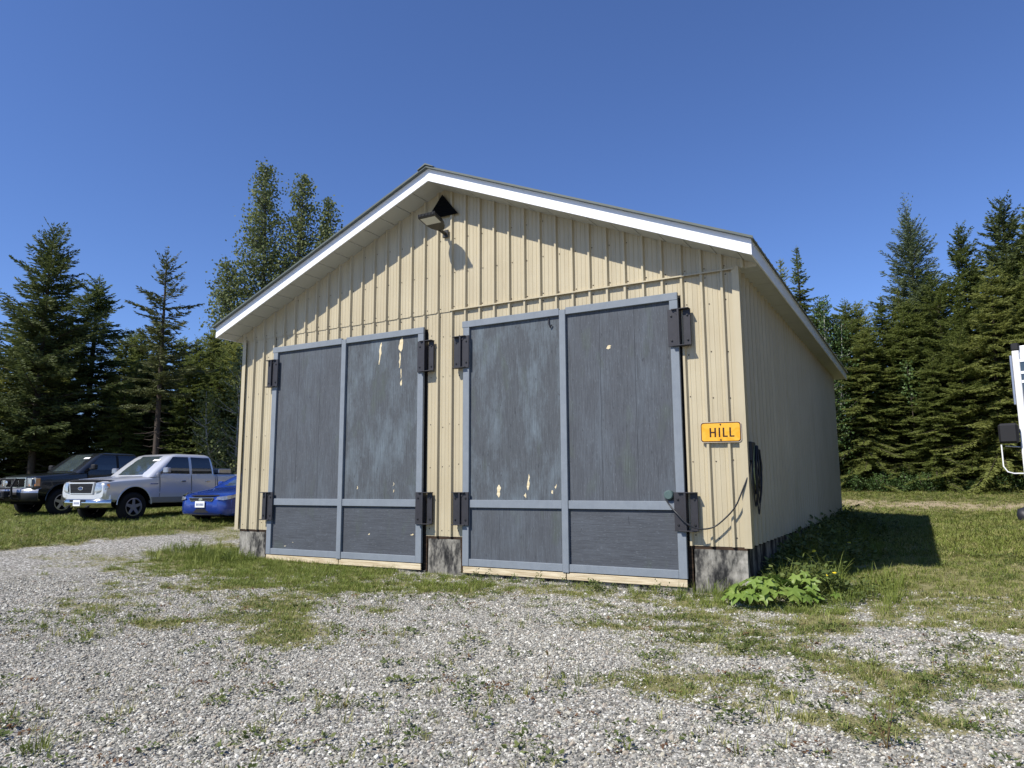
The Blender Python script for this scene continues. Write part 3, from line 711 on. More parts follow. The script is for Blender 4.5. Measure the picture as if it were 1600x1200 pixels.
def interp_levels(levels, z):
    zs = [l[0] for l in levels]; return [float(np.interp(z, zs, [l[i] for l in levels])) for i in (1, 2, 3)]
def side_pane(name, poly, levels, s, mat, parent, off=.006, nz=6):
    """pane on the greenhouse side; poly quad (x,z): bottom front, bottom rear, top rear, top front"""
    (x0, z0), (x1, z1), (x2, z2), (x3, z3) = poly; rows = []
    for j in range(nz + 1):
        t = j / nz; a = (x0 + (x3 - x0) * t, z0 + (z3 - z0) * t); b = (x1 + (x2 - x1) * t, z1 + (z2 - z1) * t); row = []
        for k in range(5):
            u = k / 4; xx = a[0] + (b[0] - a[0]) * u; zz = a[1] + (b[1] - a[1]) * u
            row.append((xx, s * (interp_levels(levels, zz)[2] + off), zz))
        rows.append(row)
    return MB().grid(rows).build(name, mat, parent, recalc=False)
def screen(name, levels, z0, z1, front, mat, parent, inset=.13, off=.012, nz=6):
    rows = []
    for j in range(nz + 1):
        z = z0 + (z1 - z0) * j / nz; xf, xr, hw = interp_levels(levels, z); x = xf + off if front else xr - off
        rows.append([(x - (abs(u) ** 3) * .04 * (1 if front else -1), u * (hw - inset), z) for u in np.linspace(-1, 1, 9)])
    return MB().grid(rows).build(name, mat, parent, recalc=False)
def wheel(parent, x, y, r, w, spokes=5, rim_r=.62, rim_mat="alloy"):
    s = 1 if y > 0 else -1
    e = empty("wheel", (x, y, r), 0 if s > 0 else math.pi, parent)
    m = MB(); rr_ = r * rim_r
    m.lathe([(rr_, -w / 2 + .02), (r * .80, -w / 2), (r * .95, -w / 2 + .02), (r, -w / 2 + .05), (r, w / 2 - .05), (r * .95, w / 2 - .02), (r * .80, w / 2), (rr_, w / 2 - .02), (rr_ * .97, w / 2 - .10)], 'y', 32); m.build("tyre", "rubber", e, smooth=40)
    rim = MB(); rim.lathe([(rr_ * 1.02, w / 2 - .012), (rr_ * .93, w / 2 - .010), (rr_ * .88, w / 2 - .05)], 'y', 32)
    rim.lathe([(0, w / 2 - .018), (rr_ * .24, w / 2 - .020), (rr_ * .28, w / 2 - .06)], 'y', 20)
    for k in range(spokes):
        a = 2 * math.pi * k / spokes + .3; ca, sa = math.cos(a), math.sin(a); hw0, hw1 = rr_ * .20, rr_ * .15; yy = w / 2 - .03
        vs = [(ca * rr_ * .2 - sa * hw0, yy, sa * rr_ * .2 + ca * hw0), (ca * rr_ * .2 + sa * hw0, yy, sa * rr_ * .2 - ca * hw0), (ca * rr_ * .93 + sa * hw1, yy + .008, sa * rr_ * .93 - ca * hw1), (ca * rr_ * .93 - sa * hw1, yy + .008, sa * rr_ * .93 + ca * hw1)]
        rim.add(vs, [(0, 1, 2, 3)])
    rim.build("rim", rim_mat, e, smooth=40, recalc=False)
    m = MB(); m.lathe([(rr_ * .95, w / 2 - .08), (0, w / 2 - .08)], 'y', 20); m.build("brake", "dark_under", e, recalc=False)
def bxp(parent, name, mat, x0, x1, y0, y1, z0, z1, bev=.01):
    m = MB(); m.box(x0, x1, y0, y1, z0, z1); return m.build(name, mat, parent, bevel=bev)
def yz_plate(parent, name, mat, x, pts, th=.02, bev=0):
    """polygon in the y,z plane facing +X"""
    n = len(pts); m = MB(); m.add([(x, y, z) for y, z in pts] + [(x - th, y, z) for y, z in pts], [tuple(range(n)), tuple(range(2 * n - 1, n - 1, -1))] + [(i, (i + 1) % n, (i + 1) % n + n, i + n) for i in range(n)])
    return m.build(name, mat, parent, bevel=bev)
def seam(parent, name, pts, hwf, s, w=.012, mat="dark_under"):
    rows = [[(x - w / 2 * nx, s * (hwf(x, z) + .004), z - w / 2 * nz), (x + w / 2 * nx, s * (hwf(x, z) + .004), z + w / 2 * nz)] for x, z, nx, nz in pts]
    return MB().grid(rows).build(name, mat, parent, recalc=False)

def pickup(kind, label, loc, rz, paint):
    v = empty("pickup_truck", loc, rz); tag(v, label, "pickup")
    hd = kind == "black"
    st = [(.86, .90, .66, 1.04, .0), (.80, .955, .60, 1.09, .015), (.62, .985, .56, 1.125, .03), (.30, 1.0, .50, 1.16, .04), (-.10, 1.0, .50, 1.19, .045), (-.50, 1.0, .49, 1.225, .045), (-.66, 1.0, .49, 1.25, .02), (-.9, 1.0, .49, 1.30, .0), (-2.0, 1.0, .49, 1.31, 0), (-2.74, 1.0, .50, 1.32, 0)]
    if hd: st = [(x + (.03 if x > .6 else 0), hw, zb + .08, zt + .13, cr) for x, hw, zb, zt, cr in st]
    dz = .13 if hd else 0
    body = loft(st).build("body", paint, v); R = .40 if not hd else .42
    carve(body, [(0, R + .05)], R + .115, 1.0)
    lev = [(1.22, -.42, -2.73, .945), (1.36, -.58, -2.72, .93), (1.50, -.75, -2.71, .905), (1.65, -.93, -2.69, .87), (1.78, -1.10, -2.66, .835), (1.86, -1.22, -2.62, .795), (1.905, -1.36, -2.55, .72), (1.925, -1.55, -2.42, .56)]
    lev = [(z + dz * .9, a, b, h) for z, a, b, h in lev]
    rings_body(lev).build("cab", paint, v, smooth=38)
    Z = lambda z: z + dz * .95
    screen("windshield", lev, Z(1.29), Z(1.85), True, "glass_screen", v, .085)
    screen("rear_window", lev, Z(1.42), Z(1.78), False, "car_glass", v, .2)
    m = MB(); m.grid([[(-1.13 - .02 * j, .30 - u, Z(1.69) + .04 * j) for u in (0, .22)] for j in range(2)]); xf0 = interp_levels(lev, Z(1.70))[0]
    st_ = MB(); st_.grid([[(interp_levels(lev, zz)[0] + .02, yy, zz) for yy in (.60, .30)] for zz in (Z(1.70), Z(1.75))]); st_.build("paper_on_dashboard", "paper_white", v, recalc=False)
    for s in (1, -1):
        side_pane("side_window", [(-.78, Z(1.33)), (-1.77, Z(1.325)), (-1.77, Z(1.825)), (-1.25, Z(1.82))], lev, s, "car_glass", v)
        side_pane("side_window", [(-1.86, Z(1.325)), (-2.58, Z(1.34)), (-2.52, Z(1.815)), (-1.86, Z(1.825))], lev, s, "car_glass", v)
        side_pane("window_pillar", [(-1.765, Z(1.335)), (-1.865, Z(1.335)), (-1.865, Z(1.81)), (-1.765, Z(1.81))], lev, s, "black_plastic" if hd else paint, v, .004)
        hwf = lambda x, z: float(np.interp(z, [.49, .6, .8, 1.0, 1.15, 1.25, 1.3], [.90, .975, 1.0, .995, .985, .97, .955]))
        for xa, xb in ((-.76, -1.80), (-1.82, -2.66)):
            d = MB(); rows = [[(x_, s * (hwf(x_, z_ - dz) + .006), z_) for x_ in np.linspace(xa - .006, xb + .006, 6)] for z_ in np.linspace(.66 + dz, 1.285 + dz, 8)]
            d.grid(rows); dr = d.build("door", paint, v, smooth=40, recalc=False)
            hx = xb + .20; m = MB(); m.box(hx, hx + .16, min(s * .99, s * 1.03), max(s * .99, s * 1.03), 1.09 + dz, 1.13 + dz); m.build("handle", "chrome" if not hd else paint, dr, bevel=.01)
            seam(v, "door_seam", [(xa, z_, 1, 0) for z_ in np.linspace(.6 + dz, 1.3 + dz, 6)], lambda x, z: hwf(x, z - dz), s)
        seam(v, "door_seam", [(-2.68, z_, 1, 0) for z_ in np.linspace(.6 + dz, 1.3 + dz, 6)], lambda x, z: hwf(x, z - dz), s)
        # mirror
        mx = -.84; mm = MB(); mm.box(mx - .06, mx + .08, min(s * 1.06, s * 1.27), max(s * 1.06, s * 1.27), Z(1.33), Z(1.50)); mi = mm.build("door_mirror", "black_plastic" if hd else "alloy", v, bevel=.03)
        mm = MB(); mm.box(mx - .03, mx + .03, min(s * .90, s * 1.07), max(s * .90, s * 1.07), Z(1.34), Z(1.39)); mm.build("mirror_arm", "black_plastic", mi)
        # arch lip
        P = [((R + .115) * math.cos(a), s * .995, R + .05 + (R + .115) * math.sin(a)) for a in np.linspace(math.radians(2), math.radians(178), 22)]
        m = MB(); m.tube(P, .014, 6); m.build("arch_lip", paint, v, smooth=50)
    # rocker panel
    for s in (1, -1): bxp(v, "rocker_panel", "rocker_grass_reflection" if not hd else "black_plastic", -2.72, -.50, min(s * .90, s * 1.005), max(s * .90, s * 1.005), .50 + dz * .6, .66 + dz * .6, .01)
    # bed
    bs = [(-2.79, .985, .52, 1.33, 0), (-3.2, .995, .52, 1.33, 0), (-4.2, .995, .54, 1.34, 0), (-4.62, .97, .56, 1.34, 0), (-4.70, .93, .58, 1.32, 0)]
    bs = [(x, h, a + dz * .6, b + dz, c) for x, h, a, b, c in bs]
    bed = loft(bs).build("bed", paint, v); carve(bed, [(-3.55, R + .05)], R + .115, 1.0)
    bxp(v, "bed_cover", "black_plastic", -4.6, -2.84, -.86, .86, 1.325 + dz, 1.352 + dz)
    if not hd:
        bxp(v, "tool_box", "alloy", -3.35, -2.86, -.90, .90, 1.353, 1.50, .02)
    bxp(v, "chassis", "dark_under", -4.5, .70, -.62, .62, .36, .60, .02)
    bxp(v, "rear_bumper", "chrome" if not hd else "black_plastic", -4.86, -4.70, -.94, .94, .55, .75, .03)
    for s in (1, -1): bxp(v, "tail_lamp", "lamp_red", -4.715, -4.66, min(s * .80, s * .96), max(s * .80, s * .96), .95 + dz, 1.28 + dz, .01)
    for xx in (0, -3.55):
        for s in (1, -1): wheel(v, xx, s * .86, R, .27, 5, .60, "alloy")
    # front end
    if not hd:
        g = yz_plate(v, "grille_surround", paint, .905, [(-.50, .745), (.50, .745), (.56, 1.075), (-.56, 1.075)], .06, .012)
        yz_plate(v, "grille", "black_plastic", .912, [(-.455, .785), (.455, .785), (.51, 1.04), (-.51, 1.04)], .02)
        gl = yz_plate(v, "badge", "chrome", .922, [(.115 * math.cos(a), .91 + .048 * math.sin(a)) for a in np.linspace(0, 2 * math.pi, 20, endpoint=False)], .01)
        yz_plate(gl, "badge_field", "badge_blue", .926, [(.098 * math.cos(a), .91 + .036 * math.sin(a)) for a in np.linspace(0, 2 * math.pi, 20, endpoint=False)], .004)
        for k in range(6): yz_plate(v, "grille_bar", "dark_under", .916, [(-.46, .815 + k * .038), (.46, .815 + k * .038), (.46, .823 + k * .038), (-.46, .823 + k * .038)], .006)
        for s in (1, -1):
            q = [(s * .60, .80), (s * .90, .84), (s * .93, .98), (s * .91, 1.06), (s * .63, 1.07)]
            rows = [[(.90, s * .585, .80), (.885, s * .76, .82), (.83, s * .925, .86), (.74, s * .972, .90)], [(.90, s * .60, .93), (.885, s * .77, .94), (.83, s * .935, .95), (.74, s * .985, .97)], [(.875, s * .615, 1.06), (.865, s * .77, 1.07), (.81, s * .92, 1.07), (.72, s * .962, 1.06)]]
            hl = MB().grid(rows).build("headlight", "lamp_clear", v, smooth=60, recalc=False)
            MB().grid([[(p[0] + .006, p[1] * 1.003, p[2]) for p in [(.79, s * .945, .93), (.735, s * .987, .94)]], [(p[0] + .006, p[1] * 1.003, p[2]) for p in [(.79, s * .945, 1.03), (.735, s * .982, 1.03)]]]).build("turn_signal", "lamp_amber", hl, recalc=False)
        rows = [[(.90 - .35 * abs(u) ** 6 * .6, u * .98, z) for u in np.linspace(-1, 1, 15)] for z in (.60, .66, .74)]
        MB().grid(rows).build("front_apron", paint, v, smooth=60, recalc=False)
        rows = [[(x0 - .30 * abs(u) ** 5, u * 1.0, z) for u in np.linspace(-1, 1, 17)] for x0, z in ((.90, .40), (.965, .43), (.985, .52), (.975, .60), (.93, .625))]
        b = MB().grid(rows).build("front_bumper", "chrome", v, smooth=60, recalc=False)
        yz_plate(v, "bumper_opening", "black_plastic", .988, [(-.34, .55), (.34, .55), (.34, .605), (-.34, .605)], .01)
        lp = yz_plate(v, "licence_plate", "plate_white", 1.005, [(-.155, .44), (.155, .44), (.155, .60), (-.155, .60)], .012, .003)
        for k in range(6): yz_plate(lp, "plate_character", "plate_ink", 1.0065, [(-.115 + k * .042, .485), (-.09 + k * .042, .485), (-.09 + k * .042, .545), (-.115 + k * .042, .545)], .003)
        for s in (1, -1): bxp(v, "tow_hook", "black_plastic", .93, 1.0, s * .42 - .05, s * .42 + .05, .40, .44, .008)
        rows = [[(.90 - dx - .22 * abs(u) ** 3, u * .90, z - .02 * u * u) for u in np.linspace(-1, 1, 15)] for dx, z in ((0, 1.09), (-.035, 1.125), (.05, 1.155), (.12, 1.15))]
        MB().grid(rows).build("hood_deflector", "black_plastic", v, smooth=60, recalc=False)
        for s in (1, -1):
            m = MB(); m.tube([(.70, s * .45, 1.155), (.2, s * .55, 1.198), (-.5, s * .62, 1.255)], .012, 6); m.build("hood_crease", paint, v, smooth=60)
        bxp(v, "fender_badge", "chrome", -.70, -.45, .999, 1.008, 1.02, 1.045, .002); bxp(v, "fender_badge", "chrome", -.70, -.45, -1.008, -.999, 1.02, 1.045, .002)
    else:
        g = yz_plate(v, "grille_surround", "chrome", .93, [(-.56, .86), (.56, .86), (.56, 1.20), (-.56, 1.20)], .06, .015)
        for a, b in ((-.50, -.20), (-.16, .16), (.20, .50)):
            yz_plate(v, "grille_opening", "dark_under", .938, [(a, .90), (b, .90), (b, 1.16), (a, 1.16)], .01)
        for s in (1, -1):
            rows = [[(.92, s * .60, z), (.90, s * .78, z), (.84, s * .945, z), (.74, s * .988, z)] for z in (.93, 1.06, 1.17)]
            hl = MB().grid(rows).build("headlight", "lamp_clear", v, smooth=60, recalc=False)
            MB().grid([[(.91, s * .72, z), (.85, s * .952, z), (.735, s * .996, z)] for z in (.925, .985)]).build("turn_signal", "lamp_amber", hl, recalc=False)
            MB().grid([[(.845, s * .955, z), (.735, s * .996, z)] for z in (.99, 1.16)]).build("side_marker", "lamp_amber", hl, recalc=False)
        rows = [[(x0 - .26 * abs(u) ** 5, u * 1.0, z) for u in np.linspace(-1, 1, 17)] for x0, z in ((.95, .50), (1.02, .54), (1.04, .70), (1.03, .82), (.93, .87))]
        MB().grid(rows).build("front_bumper", "alloy", v, smooth=60, recalc=False)
        rows = [[(x0 - .26 * abs(u) ** 5, u * 1.005, z) for u in np.linspace(-1, 1, 17)] for x0, z in ((.96, .46), (1.045, .52), (1.05, .70), (1.045, .72))]
        MB().grid(rows).build("bumper_valance", "black_plastic", v, smooth=60, recalc=False)
        # push bar with winch and lamps
        for s in (1, -1):
            m = MB(); m.tube([(1.0, s * .40, .50), (1.22, s * .40, .55), (1.24, s * .40, .9), (1.12, s * .40, 1.16)], .035, 8); m.build("push_bar_post", "black_plastic", v, smooth=50)
            m = MB(); m.lathe([(0, .06), (.075, .05), (.08, 0), (.04, -.06), (0, -.06)], 'x', 16, (1.26, s * .26, 1.02)); lm = m.build("driving_lamp", "black_plastic", v, smooth=40)
            m = MB(); m.lathe([(.066, .058), (0, .066)], 'x', 16, (1.26, s * .26, 1.02)); m.build("lamp_glass", "lamp_clear", lm, recalc=False)
        for z, x0 in ((.62, 1.25), (.86, 1.245), (1.14, 1.13)):
            m = MB(); m.tube([(x0, -.42, z), (x0, .42, z)], .03, 8); m.build("push_bar_rail", "black_plastic", v, smooth=50)
        bxp(v, "winch", "black_plastic", 1.12, 1.42, -.30, .30, .56, .78, .03)
        m = MB(); m.lathe([(0, -.20), (.075, -.20), (.075, .20), (0, .20)], 'y', 14, (1.40, 0, .70)); m.build("winch_drum", "alloy", v, smooth=40)
    for s in (.42, -.25):
        m = MB(); m.tube([(-.62, s, Z(1.245)), (-.78, s + .10, Z(1.40)), (-.84, s + .42, Z(1.425))], .010, 5); m.build("wiper", "black_plastic", v)
    return v

def sedan(label, loc, rz):
    v = empty("sedan_car", loc, rz); tag(v, label, "car"); P = "paint_blue"
    st = [(.90, .52, .30, .60, .0), (.86, .66, .24, .64, .01), (.76, .775, .20, .69, .02), (.58, .845, .19, .745, .03), (.30, .875, .19, .80, .035), (-.10, .885, .19, .865, .035), (-.45, .887, .19, .925, .03), (-.75, .887, .19, .955, .01), (-1.6, .887, .19, .965, 0), (-2.5, .887, .20, .985, 0), (-3.1, .87, .24, 1.0, .01), (-3.5, .80, .30, .98, .0), (-3.64, .70, .42, .90, 0)]
    body = loft(st).build("body", P, v); carve(body, [(0, .325), (-2.65, .325)], .37, .885)
    lev = [(.90, -.28, -3.10, .82), (1.0, -.48, -2.98, .80), (1.15, -.82, -2.80, .755), (1.30, -1.20, -2.58, .70), (1.40, -1.50, -2.36, .635), (1.45, -1.72, -2.15, .53), (1.462, -1.85, -2.05, .40)]
    rings_body(lev).build("cab", P, v, smooth=38)
    screen("windshield", lev, .955, 1.385, True, "glass_screen", v, .09); screen("rear_window", lev, 1.02, 1.37, False, "car_glass", v, .1)
    for s in (1, -1):
        side_pane("side_window", [(-.80, .985), (-1.60, .985), (-1.60, 1.375), (-1.38, 1.36)], lev, s, "car_glass", v); side_pane("side_window", [(-1.68, .985), (-2.55, 1.0), (-2.30, 1.35), (-1.68, 1.38)], lev, s, "car_glass", v)
        rows = [[(.885, s * .48, .60), (.83, s * .66, .575), (.70, s * .79, .61), (.40, s * .872, .70)], [(.865, s * .50, .655), (.80, s * .66, .675), (.66, s * .79, .705), (.38, s * .868, .775)]]
        MB().grid([[(p[0] + .045, p[1] * 1.035, p[2] + .012) for p in r] for r in rows]).build("headlight", "lamp_clear", v, smooth=60, recalc=False)
        m = MB(); m.box(-.98, -.82, min(s * .92, s * 1.10), max(s * .92, s * 1.10), .96, 1.08); m.build("door_mirror", P, v, bevel=.03)
        for xa in (-.72, -1.64, -2.45): seam(v, "door_seam", [(xa, z_, 1, 0) for z_ in np.linspace(.35, .93, 5)], lambda x, z: float(np.interp(z, [.19, .3, .5, .8, .95], [.80, .87, .887, .875, .85])), s, .010)
        for xh in (-1.5, -2.3): bxp(v, "door_handle", P, xh, xh + .16, min(s * .87, s * .905), max(s * .87, s * .905), .78, .81, .008)
        yz_plate(v, "fog_lamp", "lamp_clear", .80, [(s * .58, .34), (s * .70, .34), (s * .70, .43), (s * .60, .42)] if s > 0 else [(s * .60, .42), (s * .70, .43), (s * .70, .34), (s * .58, .34)], .03)
        bxp(v, "tail_lamp", "lamp_red", -3.60, -3.45, min(s * .58, s * .80), max(s * .58, s * .80), .80, .93, .02)
        for xx in (0, -2.65): wheel(v, xx, s * .775, .315, .21, 5, .66)
    rows = [[(x0 - .36 * abs(u) ** 2.6 * .62, u * .80, z) for u in np.linspace(-1, 1, 17)] for x0, z in ((.84, .20), (.90, .23), (.925, .33), (.93, .46), (.925, .54), (.90, .60))]
    MB().grid(rows).build("front_bumper", P, v, smooth=60, recalc=False)
    yz_plate(v, "grille_rim", "chrome", .925, [(-.35, .555), (.35, .555), (.42, .655), (-.42, .655)], .03, .01); yz_plate(v, "grille", "black_plastic", .932, [(-.33, .57), (.33, .57), (.39, .64), (-.39, .64)], .02)
    yz_plate(v, "badge", "chrome", .938, [(.065 * math.cos(a), .608 + .034 * math.sin(a)) for a in np.linspace(0, 2 * math.pi, 16, endpoint=False)], .008)
    rows = [[(.935 - .22 * abs(u) ** 2.6, u * .52, z) for u in np.linspace(-1, 1, 11)] for z in (.27, .37)]; MB().grid(rows).build("lower_intake", "black_plastic", v, recalc=False)
    lp = yz_plate(v, "licence_plate", "plate_white", .958, [(-.155, .40), (.155, .40), (.155, .56), (-.155, .56)], .012, .003)
    for k in range(6): yz_plate(lp, "plate_character", "plate_ink", .9595, [(-.115 + k * .042, .445), (-.09 + k * .042, .445), (-.09 + k * .042, .505), (-.115 + k * .042, .505)], .003)
    rows = [[(.88 + dx - .30 * abs(u) ** 2.4, u * .70, z) for u in np.linspace(-1, 1, 13)] for dx, z in ((.0, .665), (.02, .69), (-.06, .715), (-.12, .72))]; MB().grid(rows).build("hood_deflector", "black_plastic", v, smooth=60, recalc=False)
    bxp(v, "chassis", "dark_under", -3.3, .6, -.6, .6, .15, .30, .02)
    m = MB(); m.tube([(-.36, .25, .955), (-.5, .32, 1.03), (-.55, .6, 1.05)], .009, 5); m.build("wiper", "black_plastic", v)
    return v
HD = math.radians(-90)
def at_ground(x, y, dz=0): return (x, y, gzs(x, y) + dz)
pickup("silver", "silver crew cab pickup with dark mesh grille parked between black pickup and blue car", at_ground(-17.87, 1.98, .0), HD + math.radians(2), "paint_silver")
pickup("black", "black pickup with winch push bar and amber turn signals at the forest edge", at_ground(-22.6, 2.65, -.01), HD + math.radians(2), "paint_black")
sedan("blue sedan half hidden behind the left corner of the garage", at_ground(-14.27, 2.95, .0), HD + math.radians(9))

# ------------------------------------------------------------------ white truck at the right edge
rv = empty("box_truck", (3.57, 4.06, gzs(4.5, 6) - .02), 0); rv.rotation_euler = (0, 0, math.radians(-14)); tag(rv, "tall white truck at the right picture edge showing only its corner post and mirror", "truck")
# local: +Y to the rear, front face at y=0, x from 0 to 2.4
ZT_ = 3.55
m = MB(); m.box(.03, 2.37, .02, 1.7, .75, ZT_ - .02); m.build("cab_body", "paint_white", rv, bevel=.03)
for a, b in ((0, .10), (2.30, 2.40)):
    m = MB(); m.box(a, b, -.02, .10, .70, ZT_ - .10); m.build("corner_post", "paint_white", rv, bevel=.012)
    m = MB(); m.box(a - .005, b + .005, -.03, .11, ZT_ - .098, ZT_ + .02); m.build("post_cap", "black_plastic", rv, bevel=.012)
m = MB(); m.box(.101, 2.299, .002, .018, 1.9, ZT_ - .25); m.build("windshield", "glass_screen", rv)
for z in (2.1, 2.9, 3.05, 3.25): m = MB(); m.box(.101, 2.299, -.012, .001, z, z + .045); m.build("cross_bar", "paint_white", rv)
m = MB(); m.box(-.045, -.008, .02, .10, 2.55, 3.38); m.build("side_panel", "alloy", rv, bevel=.006)
mi = empty("mirror", (-.13, -.10, 1.90), 0, rv)
m = MB(); m.box(-.15, .13, -.05, .06, .01, .34); m.build("mirror_head", "black_plastic", mi, bevel=.035)
m = MB(); m.tube([(-.13, .03, 0), (-.13, .03, -.36), (-.08, .03, -.45), (.0, .05, -.48), (.12, .12, -.48)], .011, 8); m.build("mirror_loop", "white_metal", mi, smooth=50)
m = MB(); m.tube([(-.08, .04, -.03), (.12, .14, -.05)], .012, 8); m.build("mirror_arm", "alloy", mi, smooth=50)
for yy in (1.1, 5.4):
    for xx, s in ((.20, -1), (2.20, 1)):
        e = empty("wheel", (xx, yy, .46), 0, rv)
        m = MB(); m.lathe([(.27, -.12), (.40, -.13), (.46, -.09), (.46, .09), (.40, .13), (.27, .12)], 'x', 28); m.build("tyre", "rubber", e, smooth=40)
        m = MB(); m.lathe([(.27, -.11), (.22, -.05), (0, -.07)], 'x', 20); m.lathe([(.27, .11), (.22, .05), (0, .07)], 'x', 20); m.build("rim", "white_metal", e, smooth=40)
m = MB(); m.box(.1, 2.3, .0, .25, .45, .74); m.build("front_bumper", "black_plastic", rv, bevel=.03)
m = MB(); m.box(.05, 2.35, 1.72, 6.8, .95, 1.12); m.build("unseen_dark_deck", "dark_wood", rv, bevel=.01)  # unseen deck, made low and dark to cut light bounced onto the garage
m = MB(); m.box(.6, 1.8, 1.72, 6.6, .55, .94); m.build("chassis", "black_plastic", rv)
# dark bundle
def blob(name, mat, loc, size, seed, parent=None, sub=3, amp=.25):
    bm = bmesh.new(); bmesh.ops.create_icosphere(bm, subdivisions=sub, radius=1); rr = random.Random(seed); ph = [rr.uniform(0, 6) for _ in range(6)]
    for v in bm.verts:
        c = v.co; d = 1 + amp * (math.sin(3.1 * c.x + ph[0]) * math.sin(2.7 * c.y + ph[1]) + .6 * math.sin(6 * c.z + ph[2] + 4 * c.x) * .6)
        v.co = Vector((c.x * d * size[0], c.y * d * size[1], max(-.2, c.z * d) * size[2]))
    me = bpy.data.meshes.new(name); bm.to_mesh(me); bm.free(); me.materials.append(MATS[mat]); me.polygons.foreach_set("use_smooth", [True] * len(me.polygons))
    return link(name, me, parent, loc)
tag(blob("tarp_bundle", "tarp_dark", (4.86, 15.3, gzs(4.8, 15.3) + .05), (.48, .45, .55), 4), "dark lumpy bundle lying on the grass at the right picture edge", "bundle")

# ------------------------------------------------------------------ trees
def rhombi(base, axis, side, length, width):
    """arrays (n,3) -> quads"""
    n = len(base); mid = base + axis * (length * .45)[:, None]; V = np.empty((n, 4, 3)); V[:, 0] = base; V[:, 1] = mid + side * (width / 2)[:, None]; V[:, 2] = base + axis * length[:, None]; V[:, 3] = mid - side * (width / 2)[:, None]
    return V
def norm(a): return a / np.maximum(np.linalg.norm(a, axis=-1, keepdims=True), 1e-9)
def crown_mesh(name, quads, mat):
    V = np.concatenate(quads).reshape(-1, 3); F = np.arange(len(V)).reshape(-1, 4); return np_mesh(name, V, F, mat)
def conifer(name, seed, H, R, clear=.08, e0=(8, -18), droop=.22, gap=.17, per=4, mat="spruce_needles", bark="bark", prof=.85, twig=.5, sparse=1.0, wmin=.04, wmax=.075, dead=0, irregular=.25):
    rg = np.random.default_rng(seed); quads = []; limbs = MB()
    bend = rg.normal(0, .012, 2) * H; lean = lambda h: np.array([bend[0] * (h / H) ** 2, bend[1] * (h / H) ** 2])
    tp = [(*lean(h), h) for h in np.linspace(-.3, H, 12)]; r0 = .011 * H + .02
    trunk = MB(); trunk.tube(tp, [max(.012, r0 * (1 - max(0, h) / H) ** .8 + .01) for h in np.linspace(-.3, H, 12)], 7)
    h = H * clear
    if dead:
        for k in range(dead):
            hh = rg.uniform(min(.12, clear * .4), clear * .98) * H; az = rg.uniform(0, 6.28); L = rg.uniform(.3, 1.1)
            o = np.array([*lean(hh), hh]); d = np.array([math.cos(az), math.sin(az), rg.uniform(-.35, .15)])
            limbs.tube([tuple(o), tuple(o + d * L * .5 + [0, 0, -.05]), tuple(o + d * L)], [.018, .012, .005], 4)
    lob = rg.uniform(.75, 1.2, 12)
    while h < H - .10:
        t = (h - H * clear) / (H * (1 - clear)); Lm = R * ((1 - t) ** prof) * (1 - .35 * math.exp(-t * 9)) + .06
        k = max(2, int(round(per * (.7 + .6 * rg.random()) * (1 if t < .93 else .8))))
        a0 = rg.uniform(0, 6.28)
        for j in range(k):
            az = a0 + 6.283 * j / k + rg.normal(0, .35); L = Lm * rg.uniform(1 - irregular * 1.6, 1 + irregular) * lob[int(az * 12 / 6.283) % 12]
            if L < .07: L = .07
            hh = h + rg.normal(0, gap * .35); el = math.radians(e0[1] + (e0[0] - e0[1]) * t + 34 * max(0, t - .7) / .3 + rg.normal(0, 6))
            hd_ = np.array([math.cos(az), math.sin(az), 0]); o = np.array([*lean(max(hh, 0)), hh])
            s = np.arange(.10 if L > .8 else 0.02, 1.0, max(.05 / L, .018) / sparse); s = s + rg.uniform(-.01, .01, len(s)); n = len(s)
            if n < 2: s = np.array([.3, .9]); n = 2
            pos = o + hd_ * (L * s)[:, None]; pos[:, 2] += L * (math.tan(el) * s - droop * s ** 2 + droop * .75 * s ** 3.5)
            tan = hd_[None] * np.ones((n, 1)); tan[:, 2] = math.tan(el) - 2 * droop * s + 2.6 * droop * s ** 2.5; tan = norm(tan)
            sd = np.array([-hd_[1], hd_[0], 0])
            if L > .5: limbs.tube([tuple(o), tuple(pos[n // 2]), tuple(pos[-1])], [.006 + .009 * L, .004 + .004 * L, .003], 3, cap=False)
            for sg in (1, -1):
                ang = rg.uniform(.55, 1.15, n); ax = tan * np.cos(ang)[:, None] + sg * sd * np.sin(ang)[:, None]; ax[:, 2] += rg.normal(-.12, .18, n); ax = norm(ax)
                tl = np.minimum(twig * L, .62) * (1.08 - s) ** .6 * rg.uniform(.55, 1.15, n) + .07
                rnd = norm(rg.normal(0, 1, (n, 3)) + np.array([0, 0, .9])); side = norm(np.cross(ax, rnd))
                quads.append(rhombi(pos, ax, side, tl, rg.uniform(wmin, wmax, n)))
                m2 = tl > .22
                if m2.any():
                    b2 = pos[m2] + ax[m2] * (tl[m2] * rg.uniform(.3, .6, m2.sum()))[:, None]
                    for q in (1, -1):
                        ax2 = norm(ax[m2] + q * .8 * np.cross(ax[m2], np.array([0, 0, 1.0])) + rg.normal(0, .22, (m2.sum(), 3))); sd2 = norm(np.cross(ax2, norm(rg.normal(0, 1, (m2.sum(), 3)) + np.array([0, 0, .8]))))
                        quads.append(rhombi(b2, ax2, sd2, tl[m2] * .5 * rg.uniform(.6, 1.1, m2.sum()), rg.uniform(wmin, wmax, m2.sum()) * .9))
            quads.append(rhombi(pos[-1:], tan[-1:], norm(np.cross(tan[-1:], rg.normal(0, 1, (1, 3)))), np.array([.14]), np.array([.05])))
        h += gap * rg.uniform(.6, 1.4) * (1 if t < .8 else .75)
    ts = np.linspace(H - .9, H + .12, 16)
